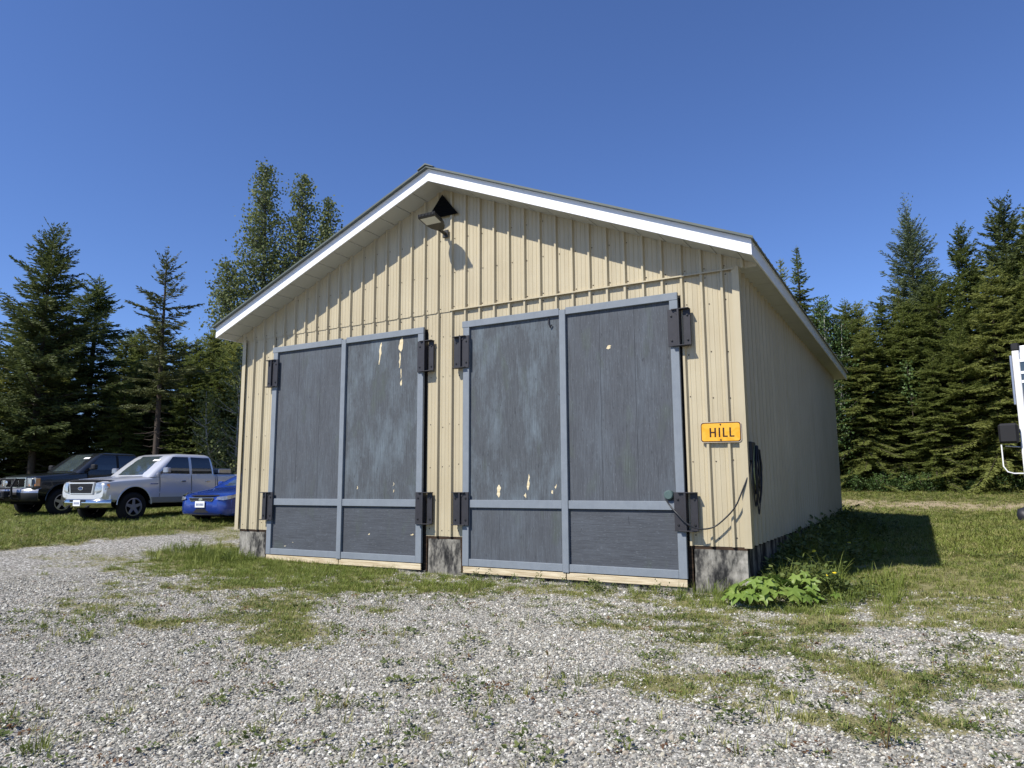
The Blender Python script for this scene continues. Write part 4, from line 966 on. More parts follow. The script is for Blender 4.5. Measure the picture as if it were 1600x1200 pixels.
    quads.append(rhombi(np.stack([np.full(16, lean(H)[0]), np.full(16, lean(H)[1]), ts], 1), norm(rg.normal(0, .35, (16, 3)) + np.array([0, 0, .9])), norm(rg.normal(0, 1, (16, 3)) * [1, 1, .1]), np.full(16, .14), np.full(16, .035)))
    tm = trunk.mesh(name + "_trunk", bark, 60); lm = limbs.mesh(name + "_limb", bark) if limbs.v else None
    return dict(trunk=tm, limbs=lm, crown=crown_mesh(name + "_crown", quads, mat), H=H)
def broadleaf(name, seed, leaders, R, mat, bark, leaf=.085, dens=1.0, clear=.12, up=.55, kbr=2):
    """leaders: list of (polyline base..top, radius)"""
    rg = np.random.default_rng(seed); quads = []; trunk = MB(); limbs = MB()
    for pts, r0, Rl in leaders:
        pts = [np.array(p, float) for p in pts]; P = np.array(smooth_path([tuple(p) for p in pts], 6)); n = len(P)
        trunk.tube([tuple(p) for p in P], list(np.linspace(r0, .012, n)), 7)
        top = P[-1][2]; base = P[0][2]
        hs = np.arange(base + (top - base) * clear, top, .16 / dens)
        for h in hs:
            t = (h - base) / (top - base); o = np.array([np.interp(h, P[:, 2], P[:, 0]), np.interp(h, P[:, 2], P[:, 1]), h])
            for j in range(kbr):
                az = rg.uniform(0, 6.283); L = Rl * (math.sin(math.pi * min(1, .22 + .78 * t)) ** .7 * .85 + .15) * rg.uniform(.5, 1.15) * (1 - .35 * t)
                d = norm(np.array([math.cos(az), math.sin(az), up * rg.uniform(.6, 1.5)])); m_ = 5
                s = np.linspace(0, 1, m_); br = o + d * (L * s)[:, None]; br[:, 2] += .15 * L * s * s; br += rg.normal(0, .03 * L, br.shape) * s[:, None]
                if L > .5: limbs.tube([tuple(p) for p in br], list(np.linspace(.010 + .010 * L, .004, m_)), 3, cap=False)
                nl = int(26 * L * dens) + 5; ss = rg.uniform(.18, 1.05, nl) ** .8
                c = np.stack([np.interp(ss, s, br[:, i]) for i in range(3)], 1) + rg.normal(0, .10 + .10 * L, (nl, 3)) * np.array([1, 1, .8])
                ax = norm(rg.normal(0, 1, (nl, 3)) + np.array([0, 0, -.5])); sd = norm(np.cross(ax, rg.normal(0, 1, (nl, 3))))
                lz = leaf * rg.uniform(.7, 1.25, nl); quads.append(rhombi(c, ax, sd, lz, lz * .82))
    return dict(trunk=trunk.mesh(name + "_trunk", bark, 60), limbs=limbs.mesh(name + "_limb", bark), crown=crown_mesh(name + "_crown", quads, mat), H=1)
def plant_tree(T, name, x, y, height, label, cat="tree", group=None, rz=None, wide=1.0, zoff=-.1):
    e = empty(name, (x, y, gzs(x, y) + zoff), rz if rz is not None else random.uniform(0, 6.28)); s = height / T['H'] if T['H'] > 1 else height
    e.scale = (s * wide, s * wide, s); tag(e, label, cat, group)
    link("trunk", T['trunk'], e); link("crown", T['crown'], e)
    if T['limbs']: link("limbs", T['limbs'], e)
    return e
SP = [conifer("spruce_a", 11, 13, 3.0, clear=.06, droop=.30, gap=.19, prof=.72, irregular=.35), conifer("spruce_b", 12, 13, 2.6, clear=.03, droop=.20, gap=.17, prof=.70, irregular=.4, e0=(22, -10)), conifer("spruce_c", 13, 13, 3.3, clear=.04, droop=.34, gap=.19, e0=(10, -22), irregular=.35, prof=.75),
      conifer("spruce_d", 14, 13, 2.8, clear=.10, droop=.16, gap=.21, e0=(28, -4), irregular=.5, prof=.62, dead=8), conifer("spruce_e", 15, 13, 2.5, clear=.05, droop=.26, gap=.17, e0=(14, -14), irregular=.3, prof=.85)]
FIR = conifer("fir", 21, 12.3, 4.2, clear=.20, e0=(28, 4), droop=.16, gap=.20, per=5, prof=.92, mat="fir_needles", irregular=.38, dead=14, twig=.42)
PINE = conifer("pine", 31, 10, 1.8, clear=.40, e0=(30, 4), droop=.10, gap=.22, per=4, prof=.7, mat="pine_needles", sparse=.95, dead=26, irregular=.5, twig=.36)
LARCH = conifer("larch", 41, 14, 3.0, clear=.05, e0=(42, 8), droop=.12, gap=.15, per=5, prof=.85, mat="larch_needles", sparse=.95, wmin=.03, wmax=.055, irregular=.5)
THIN = conifer("thin_spruce", 51, 11, 1.5, clear=.05, droop=.2, gap=.17, per=4)

def topz(x, y, z): return z - gzs(x, y)
# named trees on the left
plant_tree(FIR, "fir_tree", -27.6, 4.7, topz(-27.6, 4.7, 11.4), "tallest ragged fir at the far left with bare dark trunk", rz=1.0)
plant_tree(SP[1], "spruce_tree", -28.2, 7.0, topz(-28.2, 7, 9.95), "dense dark spruce just right of the tall ragged fir", rz=.5, wide=1.5)
plant_tree(PINE, "pine_tree", -21.95, 6.0, topz(-21.95, 6, 9.5), "thin sparse pine with long bare trunk rising behind the silver pickup", rz=2.2)
COT = broadleaf("cottonwood", 61, [([(0, 0, -.3), (.1, .1, 6), (.0, .2, 12), (-.1, .1, 18.0)], .24, 3.0), ([(.1, .05, 3.5), (1.0, .6, 8), (1.7, 1.0, 13), (1.85, 1.1, 17.4)], .17, 2.2), ([(.0, .0, 3.0), (-.8, -.5, 6.5), (-1.3, -.8, 10.0), (-1.5, -.9, 12.4)], .13, 2.2), ([(.2, .1, 6.), (2.3, 1.35, 10), (3.0, 1.8, 13.5), (3.0, 1.8, 16.0)], .12, 1.6)], 2.4, "broad_leaf", "bark_grey", .15, .95, kbr=4)
plant_tree(COT, "cottonwood_tree", -28.4, 15.9, 1.0, "tall leafy cottonwood with pale glinting leaves above the garage's left roof slope", rz=0)
BSH = broadleaf("young_birch", 62, [([(0, 0, -.2), (.1, 0, 2.5), (.05, .1, 5.8)], .07, 1.3), ([(.1, .1, .3), (.7, .4, 2.2), (.9, .5, 4.6)], .05, 1.1), ([(0, 0, .3), (-.7, -.5, 2.0), (-.9, -.5, 4.2)], .05, 1.1)], 1.3, "broad_leaf", "bark_birch", .10, 1.2, .04)
plant_tree(BSH, "young_cottonwood_tree", -20.6, 8.3, 1.04, "low leafy young tree beside the garage's left wall behind the blue car", rz=.4)
# right named trees
plant_tree(THIN, "spruce_tree", -2.5, 26.9, topz(-2.5, 26.9, 12.6), "slender spruce peeking over the right eave of the garage", rz=.2)
plant_tree(THIN, "spruce_tree", -3.95, 30.6, topz(-3.95, 30.6, 13.2), "smallest spruce tip just above the garage's right roof edge", rz=1.2)
BIR = broadleaf("birch", 63, [([(0, 0, -.2), (.1, .1, 4), (0, .1, 8), (.1, 0, 11.2)], .10, 1.5), ([(0, 0, 1.5), (.6, .3, 5), (.9, .5, 9.6)], .07, 1.2), ([(0, 0, 1.5), (-.7, .2, 5), (-.9, .3, 9.0)], .07, 1.2)], 1.4, "birch_leaf", "bark_birch", .12, .9, .15)
plant_tree(BIR, "birch_tree", -1.35, 24.9, topz(-1.35, 24.9, 9.5) / 11.2, "bright green birch crown between spruces behind the garage's right eave", rz=0)
plant_tree(LARCH, "larch_tree", 2.5, 29.5, topz(2.5, 29.5, 14.5), "feathery grey green larch with pointed top right of the garage", rz=.8)
plant_tree(SP[1], "spruce_tree", 4.5, 28.5, topz(4.5, 28.5, 13.0), "pointed spruce between the feathery larch and the tallest right spruce", rz=2.0, wide=.85)
plant_tree(FIR, "spruce_tree", 6.15, 28.1, topz(6.15, 28.1, 13.7), "tallest open spruce near the right picture edge", rz=3.0, wide=.9)
plant_tree(SP[2], "spruce_tree", 0.0, 25.6, topz(0, 25.6, 7.9), "low bright layered spruce directly behind the garage's far right corner", rz=.3, wide=1.25)
plant_tree(SP[2], "spruce_tree", 5.0, 25.3, topz(5, 25.3, 10.2), "broad drooping spruce in front of the tallest right spruce", rz=1.9, wide=1.1)
BI2 = broadleaf("sapling", 64, [([(0, 0, -.1), (.1, 0, 2), (.0, .1, 5.6)], .03, 1.0)], .8, "birch_leaf", "bark", .12, 1.0, .66)
plant_tree(BI2, "birch_sapling", 1.85, 25.6, 1.0, "small pale leaved sapling among the right spruces", rz=0)
# forest fill: same looking trees
gL = "dark forest trees behind the parked pickups"; gR = "spruces of the forest edge right of the garage"
labL = "dark spruce in the dense forest behind the parked pickups"; labR = "green spruce in the forest wall right of the garage"
fillL = [(-32, 4.6, 8.4), (-30.7, 5.4, 7.9), (-33.0, 7.6, 9.4), (-30.8, 10.0, 8.2), (-29.0, 9.9, 8.3), (-29.3, 10.9, 8.8), (-25.1, 9.9, 7.4), (-26.1, 11.6, 8.1), (-34.5, 2.5, 9.0), (-36, 5.5, 9.0), (-26.4, 8.4, 6.2), (-24.0, 8.6, 6.3), (-23.0, 10.6, 7.2), (-31.5, 7.6, 6.8), (-27.4, 9.6, 7.0), (-35.0, 9.0, 8.5), (-33, 12, 9), (-28, 13.5, 8.2), (-24.0, 13.0, 8.0), (-21.6, 12.0, 7.6), (-29.6, 3.4, 6.2), (-32.2, 1.2, 7.8), (-25.6, 6.9, 5.2), (-37, 1.0, 9.5), (-22.6, 15, 8.2), (-26, 16, 8.4), (-20.2, 14.2, 7.6), (-31, 15, 9.0), (-34, 5.5, 7.0), (-31.2, 3.0, 6.6), (-29.4, 6.6, 5.8), (-27.2, 7.4, 6.0), (-28.3, 8.8, 6.6), (-24.9, 10.9, 6.9), (-22.4, 9.0, 6.2), (-23.5, 11.8, 7.4), (-26.9, 12.6, 8.0), (-30.2, 12.6, 8.4)]
for i, (x, y, zt) in enumerate(fillL): plant_tree(SP[i % 5], "forest_spruce", x, y, topz(x, y, zt), labL, "tree", gL, wide=random.uniform(1.1, 1.5))
fillR = [(-1.6, 25.9, 9.6), (1.6, 26.4, 8.8), (3.4, 27.2, 10.3), (6.4, 25.4, 9.8), (7.6, 30.0, 14.1), (8.6, 28.6, 12.6), (2.6, 25.2, 6.4), (3.9, 25.4, 7.2), (.9, 28.5, 10.0), (-.6, 29.0, 10.2), (1.2, 31.5, 9.5), (5.2, 31.5, 12.2), (7.2, 26.4, 9.0), (9.0, 25.5, 10.0), (-4.0, 27.5, 9.5), (10.5, 28, 12), (-2.9, 31.5, 10.2), (3.2, 33, 10.8), (8.6, 33, 12.0), (-6.5, 29.5, 9.6), (-9.5, 29, 9.5), (12.5, 26.5, 11), (-.8, 27.2, 8.6), (.6, 26.6, 8.4), (2.2, 27.2, 9.4), (4.2, 26.6, 9.2), (5.8, 26.9, 10.8), (7.0, 28.0, 11.6), (1.9, 28.4, 10.2), (3.0, 30.2, 11.0), (-.2, 31.0, 10.4), (6.6, 32, 12.2)]
for i, (x, y, zt) in enumerate(fillR): plant_tree(SP[(i + 1) % 5], "forest_spruce", x, y, topz(x, y, zt), labR, "tree", gR, wide=random.uniform(1.0, 1.4))
for i, (x, y, h) in enumerate([(13, 23, 13), (12.6, 19.5, 15), (12.0, 16, 14), (11.8, 12.5, 15), (11.6, 9, 16), (12.0, 5.5, 15), (12.6, 2, 14), (13.5, -1.5, 14), (15, 6, 17), (15, 13, 17), (15.5, 0, 16), (14.5, 18, 16)]):  # unseen trees added to keep sky light off the side wall
    plant_tree(SP[i % 3], "forest_spruce", x, y, h, "spruce standing out of view on the yard's right side", "tree", "unseen trees added to block sky light", wide=1.3)
# shrubs at the foot of the right forest
SHR = broadleaf("shrub", 65, [([(0, 0, -.1), (.05, 0, .5), (.0, .05, 1.0)], .02, .5), ([(.05, 0, 0), (.3, .2, .4), (.4, .2, .8)], .02, .45), ([(0, 0, 0), (-.3, -.2, .4), (-.4, -.1, .75)], .02, .45)], .5, "birch_leaf", "bark", .08, 1.6, .05)
for i in range(16):
    x = -1.2 + i * .62 + random.uniform(-.2, .2); y = 24.4 + random.uniform(-.25, .4)
    plant_tree(SHR, "shrub", x, y, random.uniform(.5, 1.0), "low green shrub at the foot of the right forest edge", "shrub", "shrubs along the right forest edge", zoff=-.03)

# ------------------------------------------------------------------ ground cover
def variant_collection(name, meshes):
    c = bpy.data.collections.new(name)
    for i, me in enumerate(meshes): c.objects.link(bpy.data.objects.new("%s_%02d" % (name, i), me))
    return c
def scatter(name, P, rot, scl, idx, coll, label, cat, mat):
    me = bpy.data.meshes.new(name); me.vertices.add(len(P)); me.vertices.foreach_set("co", P.astype(np.float32).ravel())
    for nm, ty, arr, key in (("rot", 'FLOAT_VECTOR', rot, "vector"), ("scl", 'FLOAT_VECTOR', scl, "vector"), ("idx", 'INT', idx, "value")):
        a = me.attributes.new(nm, ty, 'POINT'); a.data.foreach_set(key, np.asarray(arr, np.int32 if ty == 'INT' else np.float32).ravel())
    me.materials.append(MATS[mat]); o = link(name, me); tag(o, label, cat, kind="stuff")
    ng = bpy.data.node_groups.new(name + "_scatter", 'GeometryNodeTree'); ng.interface.new_socket("Geometry", in_out='INPUT', socket_type='NodeSocketGeometry'); ng.interface.new_socket("Geometry", in_out='OUTPUT', socket_type='NodeSocketGeometry')
    N = ng.nodes; L = ng.links; gi = N.new("NodeGroupInput"); go = N.new("NodeGroupOutput"); ip = N.new("GeometryNodeInstanceOnPoints"); ci = N.new("GeometryNodeCollectionInfo")
    ci.inputs["Collection"].default_value = coll; ci.inputs["Separate Children"].default_value = True; ci.inputs["Reset Children"].default_value = True
    def na(nm, ty): a = N.new("GeometryNodeInputNamedAttribute"); a.data_type = ty; a.inputs[0].default_value = nm; return a.outputs[0]
    e2r = N.new("FunctionNodeEulerToRotation"); L.new(na("rot", 'FLOAT_VECTOR'), e2r.inputs[0])
    L.new(gi.outputs[0], ip.inputs["Points"]); L.new(ci.outputs[0], ip.inputs["Instance"]); ip.inputs["Pick Instance"].default_value = True
    L.new(na("idx", 'INT'), ip.inputs["Instance Index"]); L.new(e2r.outputs[0], ip.inputs["Rotation"]); L.new(na("scl", 'FLOAT_VECTOR'), ip.inputs["Scale"]); L.new(ip.outputs[0], go.inputs[0])
    md = o.modifiers.new("scatter", 'NODES'); md.node_group = ng; return o
def stone_mesh(seed):
    bm = bmesh.new(); bmesh.ops.create_icosphere(bm, subdivisions=1, radius=.5); rr = random.Random(seed); sx, sy, sz = rr.uniform(.8, 1.2), rr.uniform(.65, 1.0), rr.uniform(.45, .75)
    for v in bm.verts: d = rr.uniform(.82, 1.15); v.co = Vector((v.co.x * sx * d, v.co.y * sy * d, v.co.z * sz * d))
    me = bpy.data.meshes.new("stone"); bm.to_mesh(me); bm.free(); me.materials.append(MATS["gravel_stone"]); return me
def tuft_mesh(seed, n, hmin, hmax, spread, width, lean, mat, curl=.5):
    rg = np.random.default_rng(seed); m = MB()
    for i in range(n):
        a = rg.uniform(0, 6.28); r = spread * math.sqrt(rg.random()); bx_, by_ = r * math.cos(a), r * math.sin(a); az = a + rg.normal(0, .9); h = rg.uniform(hmin, hmax); l = lean * rg.uniform(.3, 1.3); w = width * rg.uniform(.7, 1.3)
        dx, dy = math.cos(az), math.sin(az); px, py = -dy, dx; rows = []
        for t, ww in ((0, 1), (.45, .85), (.8, .5)):
            q = l * (t * (1 - curl) + curl * t * t) * h; z = h * (t - .25 * l * t * t); rows.append([(bx_ + dx * q - px * w * ww / 2, by_ + dy * q - py * w * ww / 2, z), (bx_ + dx * q + px * w * ww / 2, by_ + dy * q + py * w * ww / 2, z)])
        k = len(m.v); m.grid(rows); q = l * h; m.v.append((bx_ + dx * q, by_ + dy * q, h * (1 - .25 * l))); m.f.append((k + 4, k + 5, len(m.v) - 1))
    return m.mesh("tuft", mat)
def leafy_mesh(seed, n, rad, size, mat, rise=.03):
    rg = np.random.default_rng(seed); b = np.zeros((n, 3)); a = rg.uniform(0, 6.28, n); r = rad * np.sqrt(rg.random(n)); b[:, 0] = r * np.cos(a); b[:, 1] = r * np.sin(a); b[:, 2] = rise * (1 - (r / rad) ** 2) * rg.uniform(.4, 1.2, n) + .004
    ax = norm(np.stack([np.cos(a) + rg.normal(0, .5, n), np.sin(a) + rg.normal(0, .5, n), rg.uniform(-.1, .7, n)], 1)); sd = norm(np.cross(ax, np.array([0, 0, 1.0]) + rg.normal(0, .35, (n, 3)))); lz = size * rg.uniform(.6, 1.3, n)
    V = rhombi(b, ax, sd, lz, lz * .55).reshape(-1, 3); return np_mesh("leafy", V, np.arange(len(V)).reshape(-1, 4), mat)
def sample(n, x0, x1, y0, y1): return RNG.uniform(x0, x1, n), RNG.uniform(y0, y1, n)
FWD = np.array([-0.493, 0.870])
def in_view(x, y, margin=.12):
    dx, dy = x - CAM[0], y - CAM[1]; f = dx * FWD[0] + dy * FWD[1]; s = dx * FWD[1] - dy * FWD[0]; return (np.abs(s) < f * (.72 + margin) + .6) & (f > 0)
def outside_garage(x, y, pad=.02): return ~((x > XL - pad) & (x < pad) & (y > -.03 - pad) & (y < D + pad))
def dist(x, y): return np.hypot(x - CAM[0], y - CAM[1])
# gravel stones
sx, sy = sample(1000000, -14, 5.5, -9.0, 1.0); cv = cover(sx, sy); dd = dist(sx, sy)
keep = in_view(sx, sy, .06) & outside_garage(sx, sy) & (dd > 2.6) & (dd < 14.5) & (RNG.random(len(sx)) < np.clip(1.12 - cv * 1.25, .03, 1)) & (RNG.random(len(sx)) < np.clip(1.25 - dd / 14, .25, 1)) & (RNG.random(len(sx)) < np.clip(.55 + 1.4 * (fbm(sx, sy, .6, 83) - .25), .4, 1))
sx, sy, dd = sx[keep], sy[keep], dd[keep]; n = len(sx)
size = RNG.lognormal(math.log(.0150) + .35 * (fbm(sx, sy, .7, 81) - .5), .40, n) * (1 + .022 * np.clip(dd - 5, 0, 10)); size = np.clip(size, .009, .055)
P = np.stack([sx, sy, gz(sx, sy) + size * .10], 1); rot = np.stack([RNG.normal(0, .35, n), RNG.normal(0, .35, n), RNG.uniform(0, 6.28, n)], 1)
scatter("gravel", P, rot, np.repeat(size[:, None], 3, 1), RNG.integers(0, 10, n), variant_collection("stone", [stone_mesh(i) for i in range(10)]), "loose pale grey gravel spread over the yard", "gravel", "gravel_stone")
# grass
gv = [tuft_mesh(i, 12, .025, .075, .06, .006, .95, "grass_blade") for i in range(6)] + [tuft_mesh(20 + i, 9, .02, .06, .05, .006, 1.1, "grass_dry") for i in range(2)] + [tuft_mesh(30 + i, 14, .04, .12, .06, .007, .8, "grass_lush") for i in range(4)]
gv += [leafy_mesh(40 + i, 26, .07, .028, "weed_leaf") for i in range(3)]
gcol = variant_collection("grasstuft", gv)
def grass(name, n0, box, dens_f, size, label, far=False):
    x, y = sample(n0, *box); c = cover(x, y); k = in_view(x, y, .15) & outside_garage(x, y, .0) & (RNG.random(len(x)) < dens_f(x, y, c)); x, y, c = x[k], y[k], c[k]; n = len(x)
    lush = ((x < -3.2) & (x > -11) & (y > -2.6) & (y < .3)) | ((x > -.6) & (y > -1.2) & (x < 1.3) & (y < 8))
    pl = np.where(lush, .62, .12); r = RNG.random(n); patch = fbm(x, y, .9, 91); pdry = np.clip(.10 + (patch - .45) * .9, .04, .4) * np.where(lush, .4, 1); pcl = np.clip(.10 + (fbm(x, y, 1.3, 95) - .5) * 1.2, .02, .55) * np.where((y < -1.5) & (x > -1.5), 1.8, 1)
    idx = np.where(r < pl, RNG.integers(8, 12, n), np.where(r < pl + pdry, RNG.integers(6, 8, n), np.where(r < pl + pdry + pcl, RNG.integers(12, 15, n), RNG.integers(0, 6, n))))
    s = size * RNG.uniform(.6, 1.25, n) * (.65 + .5 * c); sc = np.stack([s * (1.0 if not far else 1.3), s * (1.0 if not far else 1.3), s], 1)
    P = np.stack([x, y, gz(x, y) - .006], 1); rot = np.stack([RNG.normal(0, .12, n), RNG.normal(0, .12, n), RNG.uniform(0, 6.28, n)], 1)
    return scatter(name, P, rot, sc, idx, gcol, label, "grass", "grass_blade")
grass("yard_grass", 90000, (-13.5, 6.5, -6.5, 5.0), lambda x, y, c: np.clip((c - .30) * 1.9, 0, 1), .72, "short patchy grass and weeds growing through the gravel before the doors")
grass("lawn_grass_beside_garage", 75000, (-5, 11, 4.5, 26), lambda x, y, c: np.clip(1.1 - dryness(x, y) * 1.25, .08, 1) * np.clip(1.3 - (y - 5) / 30, .5, 1), 1.15, "green lawn on the shaded right side of the garage", True)
grass("lawn_grass_under_vehicles", 60000, (-34, -13.2, -7, 7), lambda x, y, c: np.clip((c - .3) * 1.6, 0, .9), 1.2, "short green lawn under the parked vehicles", True)

# lush tall grass along the left pier and right wall
tall = variant_collection("talltuft", [tuft_mesh(70 + i, 16, .14, .34, .07, .009, .5, "grass_lush") for i in range(4)])
px = np.concatenate([RNG.uniform(-11.6, -9.4, 150), RNG.uniform(-9.4, -4.6, 90), RNG.uniform(.03, .9, 240), RNG.uniform(-.9, 0.1, 40), RNG.uniform(.9, 1.9, 60)]); py = np.concatenate([RNG.normal(-.55, .35, 150), RNG.normal(-.55, .2, 90), RNG.uniform(.2, 12.5, 240), RNG.normal(-.35, .15, 40), RNG.normal(.3, .5, 60)])
k = outside_garage(px, py, .02) & ~((px > -10.2) & (px < -.8) & (py > -.16)); px, py = px[k], py[k]; n = len(px); s = RNG.uniform(.45, 1.0, n) * np.where((px > 0) & (py > 1), 1.35, 1) * np.where((px < -4.5) & (px > -9.4), .6, 1)
scatter("tall_grass", np.stack([px, py, gz(px, py) - .01], 1), np.stack([RNG.normal(0, .15, n), RNG.normal(0, .15, n), RNG.uniform(0, 6.28, n)], 1), np.repeat(s[:, None], 3, 1), RNG.integers(0, 4, n), tall, "tall lush grass growing against the garage's foundation", "grass", "grass_lush")

px = np.concatenate([np.abs(RNG.normal(0, .38, 1000)) + .06, RNG.normal(1.0, .25, 60), RNG.uniform(-10.9, -9.3, 60), RNG.uniform(-4.6, -.8, 40)]); py = np.concatenate([RNG.uniform(.1, 13.2, 1000), RNG.normal(.1, .35, 60), RNG.normal(-.45, .2, 60), RNG.normal(-.32, .08, 40)]); k = outside_garage(px, py, .03) & ~((px > -10.2) & (px < -.8) & (py > -.16)); px, py = px[k], py[k]; n = len(px)
wl_ = variant_collection("wallweed", [leafy_mesh(400 + i, 60, .16, .075, "weed_leaf", .34) for i in range(4)] + [tuft_mesh(410 + i, 24, .2, .45, .09, .010, .55, "grass_lush") for i in range(2)])
s = RNG.uniform(.5, 1.25, n) * np.where(py < .05, .45, 1) * np.where((px > 0) & (px < .45) & (py > 2), 1.25, 1)
scatter("wall_weeds", np.stack([px, py, gz(px, py) - .01], 1), np.stack([RNG.normal(0, .15, n), RNG.normal(0, .15, n), RNG.uniform(0, 6.28, n)], 1), np.repeat(s[:, None], 3, 1), RNG.integers(0, 6, n), wl_, "leafy weeds crowding the foot of the shaded side wall", "weeds", "weed_leaf")

# ------------------------------------------------------------------ plants one can pick out
def palmate(size=1.0):
    m = MB(); pts = []
    lobes = [(-118, .62), (-62, .85), (0, 1.0), (62, .85), (118, .62)]
    ring = []
    for i, (a, r) in enumerate(lobes):
        a = math.radians(a)
        for da, rr_ in ((-.30, r * .62), (-.13, r * .80), (0, r), (.13, r * .80), (.30, r * .62)): ring.append((rr_ * math.sin(a + da), rr_ * math.cos(a + da)))
        if i < 4: b = math.radians((lobes[i][0] + lobes[i + 1][0]) / 2); ring.append((.40 * math.sin(b), .40 * math.cos(b)))
    vs = [(0, 0, 0)] + [(x_, y_, -.18 * (x_ * x_ + y_ * y_) + .04 * math.sin(9 * math.atan2(x_, y_))) for x_, y_ in ring] + [(0, -.08, 0)]
    n = len(ring); fs = [(0, i + 2, i + 1) for i in range(n - 1)] + [(0, 1, n + 1), (0, n + 1, n)]
    m.add([(a * size, (b + .0) * size, c * size) for a, b, c in vs], fs); return m.mesh("leaf", "palmate_leaf", 60)
PAL = palmate()
def leafy_plant(name, x, y, n, rad, hmax, label, seed, lsz=(.09, .15)):
    e = empty(name, (x, y, gzs(x, y) - .01)); tag(e, label, "plant"); rr = random.Random(seed)
    for i in range(n):
        a = rr.uniform(0, 6.28); r = rad * math.sqrt(rr.random()); h = hmax * (1 - .55 * (r / rad) ** 2) * rr.uniform(.55, 1.05); px_, py_ = r * math.cos(a), r * math.sin(a) * .8
        l = link("leaf", PAL, e, (px_, py_, h), (-rr.uniform(.15, .85), rr.uniform(-.3, .3), a - math.pi / 2 + rr.uniform(-.6, .6)), rr.uniform(*lsz) * 1.35)
        if i % 2 == 0:
            m = MB(); m.tube([(px_ * .25, py_ * .25, 0), (px_ * .7, py_ * .7, h * .7), (px_, py_, h - .003)], .0035, 4, cap=False); m.build("stem", "plant_stem", e, recalc=False)
    return e
leafy_plant("thimbleberry_plant", .30, -.60, 64, .55, .36, "bright green plant with big lobed leaves in front of the right concrete corner", 5)
leafy_plant("thimbleberry_plant", .74, -.12, 26, .38, .40, "smaller lobed leaf plant behind the big leafy one at the right corner", 6, (.07, .12))
FL = MB(); FL.lathe([(0, .008), (.018, .010), (.026, .004), (.012, -.004)], 'z', 12); FLm = FL.mesh("flower", "flower_yellow", 60)
def dandelion(x, y, h, label, s=1.0):
    e = empty("dandelion", (x, y, gzs(x, y))); tag(e, label, "flower", "dandelions beside the garage wall"); m = MB(); m.tube([(0, 0, 0), (.01, .0, h * .6), (.0, .01, h)], .004, 5); m.build("stem", "plant_stem", e); link("flower", FLm, e, (0, .01, h), (random.uniform(.3, .8), 0, 0), s)
    m = MB()
    for k in range(6): a = k * 1.05; m.add([(0, 0, .005), (.06 * math.cos(a - .2), .06 * math.sin(a - .2), .03), (.13 * math.cos(a), .13 * math.sin(a), .012), (.06 * math.cos(a + .2), .06 * math.sin(a + .2), .03)], [(0, 1, 2, 3)])
    m.build("leaf_rosette", "weed_leaf", e, recalc=False)
dandelion(1.02, .28, .30, "brightest yellow dandelion at the shadow edge by the leafy plants", 1.0); dandelion(.93, .32, .26, "pale yellow dandelion just left of the brightest one", .8)
dandelion(.62, 1.5, .42, "orange yellow dandelion in shade among the weeds by the side wall", 1.3); dandelion(.95, 3.4, .34, "farthest dandelion in the shaded weeds along the side wall", 1.1)
def weed(name, x, y, me, s, label, rz=0): o = link(name, me, None, (x, y, gzs(x, y) - .004), (0, 0, rz), s); return tag(o, label, "weed")
weed("grass_tuft", -2.57, -7.81, tuft_mesh(201, 60, .05, .13, .07, .005, .7, "grass_blade"), 1.15, "green grass tuft in the gravel at the bottom left corner")
weed("grass_tuft", -5.41, -5.85, tuft_mesh(202, 40, .05, .14, .05, .006, .6, "grass_lush"), 1.1, "single blue green grass tuft on the left gravel")
weed("grass_tuft", -.31, -4.98, tuft_mesh(203, 45, .08, .22, .05, .005, .55, "grass_blade"), .8, "yellowish upright grass tuft left of the big clover patch")
def stalk(x, y, h, label, seed, n=3):
    e = empty("stalk_weed", (x, y, gzs(x, y))); tag(e, label, "weed"); rr = random.Random(seed)
    for i in range(n):
        a = rr.uniform(0, 6.28); l = rr.uniform(.02, .10); hh = h * rr.uniform(.6, 1); P = [(0, 0, 0), (l * .5 * math.cos(a), l * .5 * math.sin(a), hh * .5), (l * math.cos(a), l * math.sin(a), hh)]
        m = MB(); m.tube(P, [.003, .0025, .0015], 5); m.build("stem", "weed_red", e)
        for k in range(5):
            t = rr.uniform(.15, .95); b = rr.uniform(0, 6.28); p = Vector(P[0]).lerp(Vector(P[2]), t); d = Vector((math.cos(b), math.sin(b), rr.uniform(.0, .8))) * rr.uniform(.03, .06); q = Vector((-d.y, d.x, 0)) * .18
            mm = MB(); mm.add([p, p + d * .5 + q, p + d, p + d * .5 - q], [(0, 1, 2, 3)]); mm.build("leaf", "weed_red" if rr.random() < .5 else "weed_leaf", e, recalc=False)
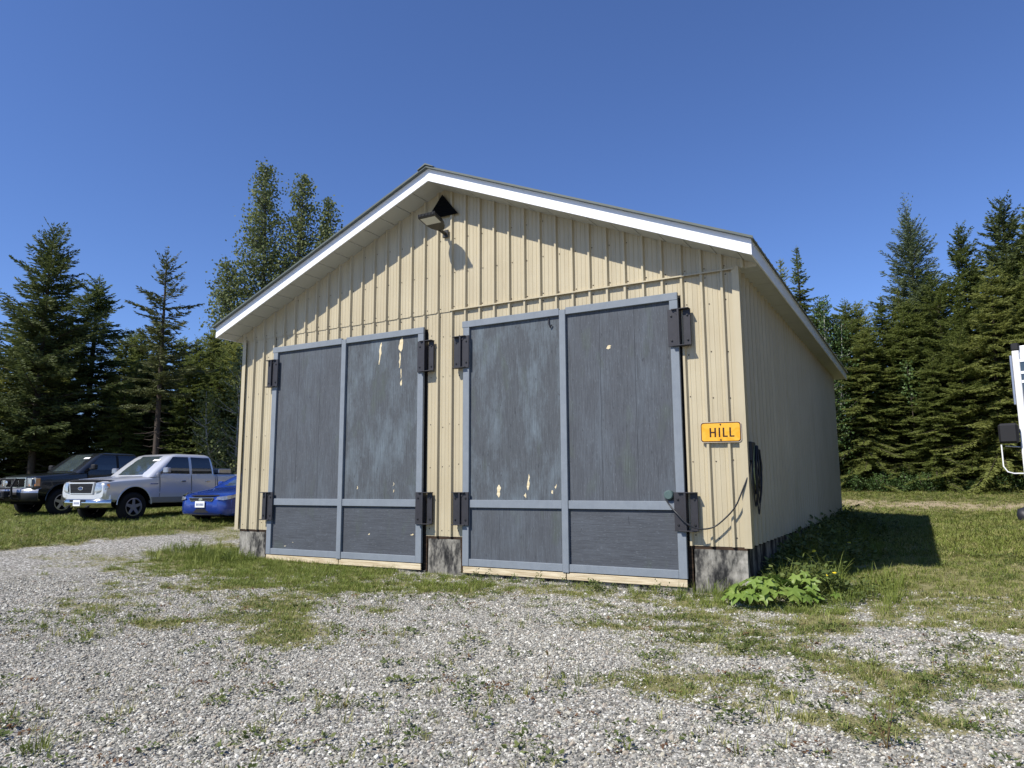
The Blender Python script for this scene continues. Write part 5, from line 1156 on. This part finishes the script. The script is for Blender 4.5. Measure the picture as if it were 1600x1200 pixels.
stalk(1.84, -5.37, .34, "reddish stalks of a tall weed at the bottom right of the gravel", 1, 4); stalk(-.62, -4.92, .30, "thin reddish weed stalk in the middle gravel", 2, 2)
weed("broadleaf_weed", -1.57, -5.62, leafy_mesh(211, 60, .12, .05, "weed_leaf", .06), 1, "flat green weed in the middle of the foreground gravel")
weed("broadleaf_weed", -1.85, -4.16, leafy_mesh(212, 80, .18, .045, "weed_leaf", .06), 1.1, "low green weed mat right of centre before the right door")
weed("broadleaf_weed", -2.75, -4.0, leafy_mesh(213, 50, .12, .045, "weed_leaf", .06), 1, "small weed between the doors on the gravel")
weed("broadleaf_weed", -2.05, -5.15, leafy_mesh(214, 45, .10, .04, "weed_leaf", .05), 1, "small dark weed left of the flat green weed")
weed("broadleaf_weed", .95, -5.26, leafy_mesh(215, 60, .13, .04, "weed_leaf", .06), 1, "small green weed below the big clover patch")
weed("broadleaf_weed", -.85, -5.35, leafy_mesh(216, 50, .12, .03, "weed_red", .04), 1, "reddish brown weed mat in the centre right gravel")
weed("broadleaf_weed", 1.45, -5.6, leafy_mesh(217, 50, .12, .03, "weed_red", .05), 1, "rusty brown weed mat near the bottom right stalks")
# scattered tiny weeds
wx, wy = sample(4200, -8, 4.5, -8.5, -1.0); k = in_view(wx, wy) & (dist(wx, wy) > 3) & (fbm(wx, wy, .9, 44) + .12 * RNG.normal(0, 1, len(wx)) > .52); wx, wy = wx[k], wy[k]; n = len(wx)
wcol = variant_collection("tinyweed", [leafy_mesh(300 + i, 18, .05, .03, "weed_leaf", .03) for i in range(3)] + [leafy_mesh(310, 16, .05, .024, "weed_red", .02)] + [tuft_mesh(320 + i, 9, .03, .09, .025, .005, .8, "grass_blade") for i in range(2)])
scatter("tiny_weeds", np.stack([wx, wy, gz(wx, wy)], 1), np.stack([RNG.normal(0, .1, n), RNG.normal(0, .1, n), RNG.uniform(0, 6.28, n)], 1), np.repeat(RNG.uniform(.5, 1.5, n)[:, None], 3, 1), RNG.integers(0, 6, n), wcol, "tiny sparse weeds sprouting all over the gravel", "weeds", "weed_leaf")
